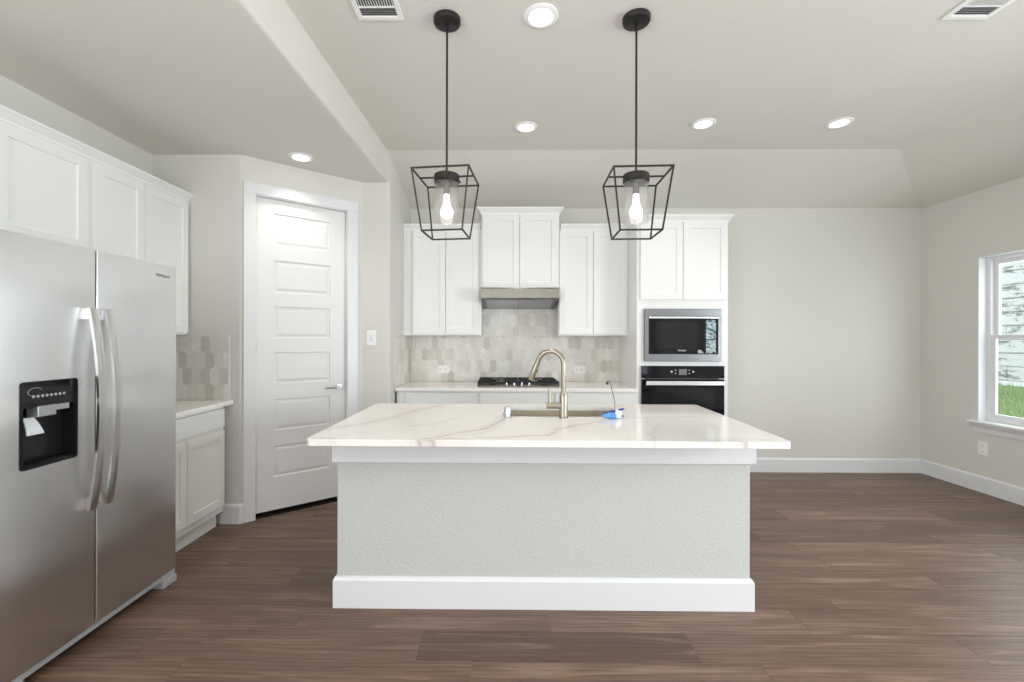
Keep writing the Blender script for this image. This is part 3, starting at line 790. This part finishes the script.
# air gap
t = thing('air_gap', (.028, 2.604, .915), 'small chrome air gap cap left of the faucet', 'sink fitting')
bm = nb(); lathe(bm, (.028, 2.604, .915), [(.024, 0), (.0245, .004), (.021, .008), (.019, .058), (.0165, .063), (0, .063)]); obj('cap', bm, M['chrome'], t, smooth=True)
bm = nb(); box(bm, .003, .010, 2.588, 2.596, .925, .952); tube(bm, [(.012, 2.594, .935), (.000, 2.590, .938)], .009, 12); obj('vent_slot', bm, M['greymetal'], t, smooth=True)
# blue plastic packet with its tag and wire
t = thing('plastic_packet', (.60, 2.58, .915), 'crumpled blue plastic packet with a white tag beside the sink', 'packaging')
def crumple(name, mat, c, sx, sy, sz, n=9, seed=1, rot=0.0):
    rnd = random.Random(seed); bm = nb(); bmesh.ops.create_icosphere(bm, subdivisions=3, radius=1)
    for v in bm.verts:
        k = 1 + rnd.uniform(-.22, .22); x, y, z = v.co*k
        taper = .35 + .65*(x*.5+.5)
        x, y, z = x*sx, y*sy*taper, z*sz*taper
        cr, sr = math.cos(rot), math.sin(rot); x, z2 = x*cr - z*sr, x*sr + z*cr
        v.co = Vector(c) + Vector((x, y, max(z2, -sz*.72)))
    return obj(name, bm, mat, t)
crumple('light_blue_film', M['bluefilm'], (.615, 2.575, .932), .044, .030, .024, seed=3)
crumple('dark_blue_film', M['navyfilm'], (.630, 2.605, .944), .056, .022, .014, seed=5, rot=.22)
bm = nb(); bmesh.ops.create_cube(bm, size=1)
for v in bm.verts: v.co = Vector((v.co.x*.038, v.co.y*.012, v.co.z*.044)); v.co.rotate(Matrix.Rotation(.18, 3, 'Y')); v.co += Vector((.664, 2.566, .942))
obj('tag', bm, M['tag'], t, bevel=.004)
bm = nb(); tube(bm, [(.650, 2.600, .948), (.690, 2.604, .962), (.708, 2.602, .968)], [.006, .008, .003], 8); obj('tab', bm, M['navyfilm'], t, smooth=True)
bm = nb(); tube(bm, [(.650, 2.59, .94), (.651, 2.592, 1.00), (.646, 2.594, 1.035), (.636, 2.595, 1.07), (.630, 2.595, 1.10), (.626, 2.595, 1.125), (.618, 2.595, 1.135), (.610, 2.595, 1.125)], .0020, 8)
lathe(bm, (.608, 2.595, 1.108), [(.003, 0), (.007, .004), (.007, .016), (.003, .020)], n=10); obj('wire', bm, M['wire'], t, smooth=True)

# ================================================================== REFRIGERATOR
FX = -1.853; FY0, FYS, FY1 = 1.588, 2.008, 2.506; FZ0, FZ1 = .075, 1.773
t = thing('refrigerator', (-2.2, 2.04, 0), 'stainless side-by-side refrigerator with black water dispenser and bowed handles', 'refrigerator')
bm = nb(); box(bm, -2.585, FX-.075, FY0+.004, FY1-.012, .03, 1.755); obj('case', bm, M['fridgecase'], t, bevel=.004)
def door_piece(bm, ya, yb, za, zb, ra, rb):
    r = .0045; pts = [(FX-.068, ya), (FX-.068, yb)]
    if rb: pts += [(FX-r+r*math.cos(R(a)), yb-r+r*math.sin(R(a))) for a in (90, 67, 45, 22, 0)]
    else: pts += [(FX, yb)]
    if ra: pts += [(FX-r+r*math.cos(R(a)), ya+r+r*math.sin(R(a))) for a in (0, -22, -45, -67, -90)]
    else: pts += [(FX, ya)]
    prism(bm, pts, za, zb)
DY0, DY1, DZ0, DZ1 = 1.690, 1.916, .860, 1.196
bm = nb(); dl0, dl1 = FY0, FYS-.004
door_piece(bm, dl0, dl1, FZ0, DZ0, 1, 1); door_piece(bm, dl0, dl1, DZ1, FZ1, 1, 1)
door_piece(bm, dl0, DY0, DZ0, DZ1, 1, 0); door_piece(bm, DY1, dl1, DZ0, DZ1, 0, 1)
ld = obj('freezer_door', bm, M['fridge'], t, smooth=True)
bm = nb(); box(bm, FX-.07, FX-.022, FYS-.0035, FYS+.0035, FZ0+.005, FZ1-.005); obj('door_gasket', bm, M['blackplastic'], t)
bm = nb(); door_piece(bm, FYS+.004, FY1, FZ0, FZ1, 1, 1); rd = obj('fridge_door', bm, M['fridge'], t, smooth=True)
def fhandle(par, yc, z0, z1):
    bm = nb(); n = 26; rows = []
    for i in range(n+1):
        s = i/n; z = z1+(z0-z1)*s; bow = 4*s*(1-s)
        x = FX + .026 + .044*bow; w_ = .019; th_ = .012
        rows.append([bm.verts.new(v) for v in ((x-th_, yc-w_, z), (x, yc-w_, z), (x+.004, yc, z), (x, yc+w_, z), (x-th_, yc+w_, z))])
    for a, b in zip(rows, rows[1:]):
        for j in range(5): bm.faces.new((a[j], a[(j+1) % 5], b[(j+1) % 5], b[j]))
    bm.faces.new(rows[0]); bm.faces.new(rows[-1][::-1])
    for za, zb in ((z1-.05, z1-.004), (z0+.004, z0+.05)): box(bm, FX, FX+.018, yc-.013, yc+.013, za, zb)
    obj('handle', bm, M['handlesteel'], par, smooth=True)
fhandle(ld, 1.968, .607, 1.507); fhandle(rd, 2.049, .607, 1.507)
# dispenser: glossy frame, recess, control band, ice chute, paddle, tray
dp = thing('x', (FX, (DY0+DY1)/2, DZ0), '', ''); dp.name = 'dispenser'
for k in ('label', 'category'): del dp[k]
dp.parent = t; dp.location = Vector((FX, (DY0+DY1)/2, DZ0)) - t.location
DFm = F((FX, 0, 0), (0, 1, 0), (0, 0, 1), (1, 0, 0))
bm = nb()
o_ = rrect(DY0-.004, DY1+.004, DZ0-.004, DZ1+.004, .014); h_ = rrect(DY0+.008, DY1-.008, DZ0+.010, 1.098, .008)
def ringplate(bm, fr, outer, hole, c0, c1):
    for c in (c0, c1):
        ov = [bm.verts.new(fr.p(x, y, c)) for x, y in outer]; hv = [bm.verts.new(fr.p(x, y, c)) for x, y in hole]
        es = [bm.edges.new((ov[i], ov[(i+1) % len(ov)])) for i in range(len(ov))] + [bm.edges.new((hv[i], hv[(i+1) % len(hv)])) for i in range(len(hv))]
        bmesh.ops.triangle_fill(bm, edges=es, use_beauty=True)
        if c == c0: a_, b_ = ov, hv
    for lo_, hi_ in ((a_, ov), (b_, hv)):
        n = len(lo_)
        for i in range(n): bm.faces.new((lo_[i], lo_[(i+1) % n], hi_[(i+1) % n], hi_[i]))
ringplate(bm, DFm, o_, h_, -.004, .002); obj('bezel', bm, M['blackglass'], dp)
bm = nb()
box(bm, DY0, DY1, DZ0, DZ1, -.066, -.062, DFm); box(bm, DY0, DY0+.006, DZ0, DZ1, -.062, -.004, DFm); box(bm, DY1-.006, DY1, DZ0, DZ1, -.062, -.004, DFm)
box(bm, DY0+.006, DY1-.006, 1.101, 1.106, -.062, -.004, DFm); obj('recess', bm, M['blackplastic'], dp)
bm = nb(); box(bm, DY0+.006, DY1-.006, DZ0, DZ0+.012, -.062, -.004, DFm)
for k in range(9): box(bm, DY0+.02+k*.022, DY0+.030+k*.022, DZ0+.012, DZ0+.016, -.055, -.008, DFm)
obj('drip_tray', bm, M['blackplastic'], dp)
# curved emblem and a row of keys on the control band
bm = nb()
pts = [DFm.p(1.742+.028*math.cos(R(a)), 1.158+.016*math.sin(R(a)), .0025) for a in range(20, 300, 14)]
tube(bm, pts, .0016, 6); obj('control_arc', bm, M['chrome'], dp, smooth=True)
bm = nb()
for k in range(8): lathe(bm, DFm.p(1.735+.0175*k, 1.140, .002), [(.006, 0), (.006, .0014), (.0045, .002)], (1, 0, 0), 10)
obj('control_buttons', bm, M['silverplastic'], dp, smooth=True)
bm = nb(); box(bm, 1.752, 1.826, 1.056, 1.100, -.045, .003, DFm); obj('dispenser_chute', bm, M['silverplastic'], dp, bevel=.003)
bm = nb(); box(bm, 1.826, 1.885, 1.074, 1.100, -.045, -.001, DFm); obj('ice_door', bm, M['greymetal'], dp, bevel=.002)
bm = nb(); sec = []
for k in range(7):
    s = k/6; z = 1.056-.068*s; c = -.030+.024*math.sin(s*1.4); hw = .021+.013*s
    sec.append([bm.verts.new(DFm.p(1.742+.006*s+y, z, c+cc)) for y, cc in ((-hw, 0), (hw, 0), (hw, .006), (-hw, .006))])
for a, b in zip(sec, sec[1:]):
    for j in range(4): bm.faces.new((a[j], a[(j+1) % 4], b[(j+1) % 4], b[j]))
bm.faces.new(sec[0]); bm.faces.new(sec[-1][::-1]); obj('paddle', bm, M['tag'], dp, bevel=.002, label='pale grey water paddle')
# grille and feet under the doors, logo
bm = nb(); box(bm, -2.55, FX-.012, FY0+.05, FY1-.09, .040, .072); box(bm, FX-.012, FX-.006, FY0+.05, FY1-.09, .058, .066); obj('base_grille', bm, M['greymetal'], t, bevel=.003)
for ya, yb in ((FY0+.01, FY0+.12), (FY1-.10, FY1)):
    bm = nb(); box(bm, -1.95, FX+.006, ya, yb, .003, .040); box(bm, -1.95, FX-.004, ya+.008, yb, .040, .072); lathe(bm, (-1.90, (ya+yb)/2, 0), [(.02, 0), (.02, .006)], n=12)
    obj('foot', bm, M['greymetal'], t, bevel=.003)
text('logo', 'Whirlpool', F((FX+.0006, 2.405, 1.713), (0, 1, 0), (0, 0, 1), (1, 0, 0)), .024, M['greyline'], t, bold=.0004)

# ================================================================== BUILT-IN MICROWAVE AND OVEN
my = 4.040
t = thing('microwave', (1.627, 4.1, 1.19), 'built-in microwave with stainless frame above the wall oven', 'microwave')
MF = F((0, my, 0))
bm = nb(); box(bm, 1.30, 1.960, 4.0705, 4.45, 1.195, 1.635); obj('case', bm, M['fridgecase'], t)
bm = nb(); rect = lambda a, b, c, d: [(a, c), (b, c), (b, d), (a, d)]
ringplate(bm, MF, rect(1.283, 1.971, 1.176, 1.652), rect(1.318, 1.943, 1.242, 1.585), -.029, .002); obj('trim_frame', bm, M['steelgrey'], t, bevel=.002)
bm = nb(); box(bm, 1.319, 1.942, 1.562, 1.582, -.030, .014, MF); obj('door_bar', bm, M['handlesteel'], t, bevel=.003)
bm = nb(); slab(bm, MF, 1.319, 1.815, 1.244, 1.561, -.030, .030); dd = obj('door', bm, M['blackglass'], t)
bm = nb(); slab(bm, MF, 1.375, 1.765, 1.290, 1.535, .0002, .001); obj('door_window', bm, M['ovenwin'], dd)
bm = nb(); slab(bm, MF, 1.818, 1.942, 1.244, 1.561, -.030, .028); cp_ = obj('control_panel', bm, M['blackglass'], t)
bm = nb(); slab(bm, MF, 1.834, 1.925, 1.250, 1.552, -.0015, .002); obj('protective_film', bm, M['film'], cp_)
text('logo', 'Whirlpool', F((1.617, my-.0012, 1.274)), .018, M['mark'], dd, bold=.0004)
bm = nb()
for k in range(3): box(bm, 1.762, 1.812 - .01*k, 1.251+.0105*k, 1.258+.0105*k, .0002, .0008, MF)
obj('sticker', bm, M['mark'], dd)
t = thing('built_in_oven', (1.63, 4.1, .43), 'black glass built-in wall oven with a straight steel handle', 'oven')
OF = F((0, 4.045, 0))
bm = nb(); box(bm, 1.296, 1.960, 4.0705, 4.60, .435, 1.118); obj('case', bm, M['fridgecase'], t)
bm = nb(); slab(bm, OF, 1.258, 2.003, 1.022, 1.134, -.024, .026); cpn = obj('control_panel', bm, M['blackglass'], t)
bm = nb(); slab(bm, OF, 1.592, 1.664, 1.053, 1.105, .0022, .001); obj('display', bm, M['paledisplay'], cpn)
for x, z, r in ((1.527, 1.083, .010), (1.563, 1.097, .005), (1.563, 1.067, .005), (1.686, 1.097, .005), (1.686, 1.067, .005), (1.722, 1.083, .009)):
    bm = nb(); lathe(bm, OF.p(x, z, .0022), [(r, 0), (r, .001)], (0, -1, 0), 14); obj('button', bm, M['mark'], cpn)
bm = nb(); slab(bm, OF, 1.258, 2.003, .420, 1.014, -.024, .026); od = obj('door', bm, M['blackglass'], t)
bm = nb(); slab(bm, OF, 1.345, 1.915, .520, .930, .0022, .001); obj('door_window', bm, M['ovenwin'], od)
bm = nb(); box(bm, 1.283, 1.985, .962, 1.002, .038, .054, OF)
for a in (1.31, 1.94): box(bm, a, a+.022, .972, .992, .002, .038, OF)
obj('handle', bm, M['handlesteel'], od, bevel=.004)

# ================================================================== RANGE HOOD, COOKTOP
t = thing('range_hood', (.15, 4.4, 1.69), 'stainless under-cabinet range hood over the gas cooktop', 'range hood')
hx0, hx1 = -.2095, .526
bm = nb()
# shell: top, front band, back, side cheeks
box(bm, hx0, hx1, 4.160, 4.650, 1.846, 1.857); box(bm, hx0, hx1, 4.160, 4.172, 1.758, 1.846); box(bm, hx0, hx1, 4.640, 4.650, 1.690, 1.846)
SD = lambda x: F((x, 0, 0), (0, 1, 0), (0, 0, 1), (1, 0, 0))
for x in (hx0, hx1-.010):
    prism(bm, [(4.172, 1.846), (4.172, 1.752), (4.640, 1.680), (4.640, 1.846)], 0, .010, SD(x))
obj('canopy', bm, M['steel'], t, bevel=.003)
bm = nb(); prism(bm, [(4.176, 1.756), (4.640, 1.690), (4.640, 1.696), (4.176, 1.762)], 0, hx1-hx0-.024, SD(hx0+.012)); obj('underside_panel', bm, M['steelgrey'], t)
for xa, xb in ((hx0+.045, .147), (.153, hx1-.045)):
    bm = nb(); prism(bm, [(4.215, 1.7455), (4.60, 1.6905), (4.60, 1.6945), (4.215, 1.7495)], 0, xb-xa, SD(xa)); obj('grease_filter', bm, M['silverplastic'], t, bevel=.002)
for x in (.135, .165, .195, .27):
    bm = nb(); lathe(bm, (x, 4.161, 1.802), [(.006, 0), (.006, .004)], (0, -1, 0), 12); obj('button', bm, M['greyline'], t)
text('logo', 'Whirlpool', F((.15, 4.1594, 1.824)), .016, M['greyline'], t)

t = thing('gas_cooktop', (.145, 4.40, .93), 'gas cooktop with black cast-iron grates on the back worktop', 'cooktop')
cx0, cx1, cyf, cyb = -.238, .528, 4.150, 4.630
bm = nb(); prism(bm, rrect(cx0, cx1, cyf, cyb, .015), .9302, .938); obj('pan', bm, M['steel'], t, bevel=.003)
for x0_, x1_ in ((cx0+.008, .142), (.150, cx1-.008)):
    bm = nb(); y0_, y1_, zt = cyf+.012, cyb-.012, .972; bw = .012
    inset = .020
    for a, b in (((x0_, y0_), (x1_, y0_)), ((x0_, y1_), (x1_, y1_)), ((x0_, y0_), (x0_, y1_)), ((x1_, y0_), (x1_, y1_)), ((x0_, (y0_+y1_)/2), (x1_, (y0_+y1_)/2))):
        bar(bm, (*a, zt), (*b, zt), bw)
    for yy in (y0_+.12, y1_-.12):
        bar(bm, (x0_, yy, zt), (x0_+.12, yy, zt), bw); bar(bm, (x1_, yy, zt), (x1_-.12, yy, zt), bw)
    for xx in ((x0_+x1_)/2,):
        for ya, yb in ((y0_, y0_+.07), (y0_+.17, y1_-.17), (y1_-.07, y1_)): bar(bm, (xx, ya, zt), (xx, yb, zt), bw)
    for xx in (x0_, x1_):
        for yy in (y0_, (y0_+y1_)/2, y1_): bar(bm, (xx, yy, zt), (xx, yy, .944), .014)
    if x0_ < 0: box(bm, x0_-.004, x1_, y0_-.006, y0_+.004, .950, .974)
    else: box(bm, x0_, x1_+.004, y0_-.006, y0_+.004, .950, .974)
    obj('grate', bm, M['iron'], t, bevel=.002, seg=1)
for bx_, by_, r in ((-.10, 4.28, .038), (-.10, 4.51, .045), (.39, 4.28, .038), (.39, 4.51, .045)):
    bm = nb(); lathe(bm, (bx_, by_, .9385), [(r, 0), (r, .010), (r*.8, .012), (r*.8, .020), (0, .021)]); obj('burner', bm, M['iron'], t, smooth=True)
for kx in (.035, .105, .175, .245):
    bm = nb(); lathe(bm, (kx, cyf+.004, .9385), [(.016, 0), (.016, .004), (.010, .006), (.009, .028), (.007, .030), (0, .030)]); obj('knob', bm, M['chrome'], t, smooth=True)

# ================================================================== OUTLETS AND SWITCH
def plate(name, fr, w, h, lab, cat, kind, group=None):
    t = thing(name, fr.p(0, -h/2, 0), lab, cat, group)
    bm = nb(); prism(bm, rrect(-w/2, w/2, -h/2, h/2, .006, 3), .0, .006, fr); obj('cover_plate', bm, M['plastic'], t, bevel=.0015)
    horiz = w > h
    if kind == 'outlet':
        for s in (-1, 1):
            c = (s*.027, 0) if horiz else (0, s*.027)
            a, b = (.017, .020) if horiz else (.020, .017)
            bm = nb(); prism(bm, rrect(c[0]-a, c[0]+a, c[1]-b, c[1]+b, .008, 3), .006, .008, fr); rc = obj('receptacle', bm, M['plastic'], t)
            bm = nb()
            for u, v, du, dv_ in ((0, .007, .005, .0012), (0, -.007, .005, .0012)) if horiz else ((.007, 0, .0012, .005), (-.007, 0, .0012, .005)):
                box(bm, c[0]+u-du, c[0]+u+du, c[1]+v-dv_, c[1]+v+dv_, .0079, .0083, fr)
            gx, gy = (c[0]-.011, c[1]) if horiz else (c[0], c[1]-.011)
            box(bm, gx-.002, gx+.002, gy-.002, gy+.002, .0079, .0083, fr)
            obj('slots', bm, M['slot'], rc)
    else:
        bm = nb(); prism(bm, rrect(-.017, .017, -.034, .034, .003, 3), .006, .0075, fr); sw = obj('rocker_frame', bm, M['plastic'], t)
        bm = nb(); A_ = [(-.014, -.030, .0085), (.014, -.030, .0085), (.014, 0, .0125), (-.014, 0, .0125), (.014, .030, .0082), (-.014, .030, .0082)]
        v = [bm.verts.new(fr.p(*q)) for q in A_]; v0 = [bm.verts.new(fr.p(q[0], q[1], .0075)) for q in A_]
        bm.faces.new((v[0], v[1], v[2], v[3])); bm.faces.new((v[3], v[2], v[4], v[5]))
        per = (0, 1, 2, 4, 5, 3)
        for i in range(6): a, b = per[i], per[(i+1) % 6]; bm.faces.new((v0[a], v0[b], v[b], v[a]))
        obj('rocker', bm, M['trim'], sw)
plate('power_outlet', F((-.622, YB-.006, 1.058)), .125, .082, 'white horizontal outlet on the tile left of the cooktop', 'outlet', 'outlet', 'outlets in the tiled backsplash')
plate('power_outlet', F((.799, YB-.006, 1.058)), .125, .082, 'white horizontal outlet on the tile right of the cooktop', 'outlet', 'outlet', 'outlets in the tiled backsplash')
plate('power_outlet', F((XR, 4.060, .398), (0, -1, 0), (0, 0, 1), (-1, 0, 0)), .078, .125, 'white vertical outlet under the window sill', 'outlet', 'outlet')
plate('light_switch', F((-1.150, 3.88, 1.383)), .082, .130, 'white rocker light switch right of the pantry door', 'switch', 'switch')

# ================================================================== CEILING FIXTURES
def recessed(x, y, z, lab, w_=30):
    t = thing('recessed_light', (x, y, z-.002), lab, 'ceiling light', 'round recessed ceiling lights')
    bm = nb(); lathe(bm, (x, y, z), [(.088, 0), (.088, -.004), (.082, -.008), (.066, -.010), (.060, -.006), (.060, 0)], n=40, closed=True); obj('trim_ring', bm, M['plastic'], t, smooth=True)
    bm = nb(); lathe(bm, (x, y, z), [(.0595, -.001), (.0595, -.004), (.04, -.0055), (0, -.006)], n=32); obj('lens', bm, M['led'], t, smooth=True)
    l = bpy.data.lights.new('downlight', 'SPOT'); l.energy = w_; l.color = (1, .95, .89); l.spot_size = R(112); l.spot_blend = .8; l.shadow_soft_size = .055
    o = bpy.data.objects.new('downlight', l); C.objects.link(o); o.parent = t; o.location = (0, 0, -.012)
recessed(.188, 2.244, HC, 'recessed ceiling light between the two pendant canopies')
recessed(.173, 3.414, HC, 'recessed ceiling light above the range hood, farther from the camera')
recessed(1.506, 3.370, HC, 'recessed ceiling light above the microwave tower', 17)
recessed(2.517, 3.362, HC, 'recessed ceiling light farthest right on the raised ceiling')
recessed(-1.523, 3.333, LC, 'recessed light in the low ceiling before the pantry door', 24)
for x, y, lab in ((-.622, 2.03, 'white ceiling vent left of the first pendant canopy'), (2.325, 2.045, 'white ceiling vent at the upper right of the raised ceiling')):
    t = thing('ceiling_vent', (x, y, HC-.01), lab, 'vent', 'white ceiling air registers')
    bm = nb(); hx, hy = .115, .230
    CF = F((x, y, HC), (1, 0, 0), (0, 1, 0), (0, 0, -1))
    ringplate(bm, CF, rect(-hx, hx, -hy, hy), rect(-hx+.026, hx-.026, -hy+.028, hy-.028), 0, .009); obj('frame', bm, M['plastic'], t, bevel=.003)
    bm = nb()
    for k in range(14):                                # two banks of louvres
        xx = -hx+.034+k*.0126
        prism(bm, [(xx-.0045, .001), (xx-.0035, .001), (xx+.0045, .009), (xx+.0035, .009)], -hy+.03, hy-.095, F((x, y, HC), (1, 0, 0), (0, 0, -1), (0, 1, 0)))
    for k in range(5):
        yy = hy-.036-k*.0118
        prism(bm, [(yy+.0045, .003), (yy+.0058, .003), (yy-.004, .009), (yy-.0053, .009)], -hx+.026, hx-.026, F((x, y, HC), (0, 1, 0), (0, 0, -1), (1, 0, 0)))
    box(bm, -hx+.026, hx-.026, hy-.094, hy-.089, .002, .009, CF)
    obj('louvres', bm, M['plastic'], t)
    bm = nb(); box(bm, -hx+.02, hx-.02, -hy+.02, hy-.02, 0, .0008, CF); obj('duct', bm, M['slot'], t)

# pendants
def pendant(x, y, rot, lab):
    t = thing('pendant_light', (x, y, HC-.03), lab, 'pendant light', 'black lantern pendants over the island')
    bm = nb(); lathe(bm, (x, y, HC), [(.069, -.0005), (.069, -.016), (.066, -.024), (.058, -.026), (0, -.027)], n=36)
    obj('canopy', bm, M['black'], t, smooth=True)
    for s in (-1, 1):
        bm = nb(); lathe(bm, (x+.045*s, y, HC-.026), [(.006, 0), (.006, -.008), (.004, -.011), (0, -.0115)], n=10); obj('screw', bm, M['black'], t, smooth=True)
    bm = nb(); tube(bm, [(x, y, HC-.02), (x, y, 2.20)], .0055, 12); lathe(bm, (x, y, HC-.027), [(.010, 0), (.010, -.018), (.006, -.02)], n=12); obj('stem', bm, M['black'], t, smooth=True)
    zt, zb, ht, hb, s = 2.196, 1.903, .140, .101, .0075
    cr, sr = math.cos(rot), math.sin(rot)
    def q(u, v, z): return Vector((x + u*cr - v*sr, y + u*sr + v*cr, z))
    bm = nb(); cs = ((-1, -1), (1, -1), (1, 1), (-1, 1))
    for i in range(4):
        a, b = cs[i], cs[(i+1) % 4]
        bar(bm, q(a[0]*ht, a[1]*ht, zt), q(b[0]*ht, b[1]*ht, zt), s); bar(bm, q(a[0]*hb, a[1]*hb, zb), q(b[0]*hb, b[1]*hb, zb), s)
        bar(bm, q(a[0]*ht, a[1]*ht, zt), q(a[0]*hb, a[1]*hb, zb), s)
    obj('cage', bm, M['black'], t)
    bm = nb(); bar(bm, q(-ht, 0, zt), q(ht, 0, zt), s); obj('crossbar', bm, M['black'], t)
    bm = nb(); lathe(bm, (x, y, 0), [(.0, 2.207), (.060, 2.207), (.065, 2.203), (.065, 2.168), (.060, 2.164), (0, 2.164)], n=36)
    for k in range(3):
        a = math.tau*k/3+.3; c = Vector((x+.065*math.cos(a), y+.065*math.sin(a), 2.178)); lathe(bm, c, [(.005, 0), (.005, .006), (.003, .008)], (math.cos(a), math.sin(a), 0), 8)
    fit = obj('shade_holder', bm, M['black'], t, smooth=True)
    bm = nb(); lathe(bm, (x, y, 0), [(.0165, 2.165), (.0165, 2.112), (.0145, 2.106), (0, 2.106)], n=20); obj('socket', bm, M['black'], fit, smooth=True)
    prof = [(.0325*math.sin(R(a)), 2.016-.0325*math.cos(R(a))) for a in range(0, 131, 10)]
    prof += [(.0205, 2.048), (.0165, 2.062), (.0145, 2.078), (.0135, 2.107)]
    bm = nb(); lathe(bm, (x, y, 0), prof, n=28)
    obj('bulb', bm, M['bulb'], t, smooth=True)
    bm = nb(); lathe(bm, (x, y, 0), [(.0615, 2.166), (.0615, 1.965), (.0600, 1.964), (.0585, 1.965), (.0585, 2.166)], n=40, closed=True); obj('glass_shade', bm, M['glass'], t, smooth=True, label='clear glass cylinder shade')
pendant(-.288, 2.262, R(-6.5), 'black lantern pendant hanging over the left half of the island')
pendant(.672, 2.260, R(-2.5), 'black lantern pendant hanging over the right half of the island')
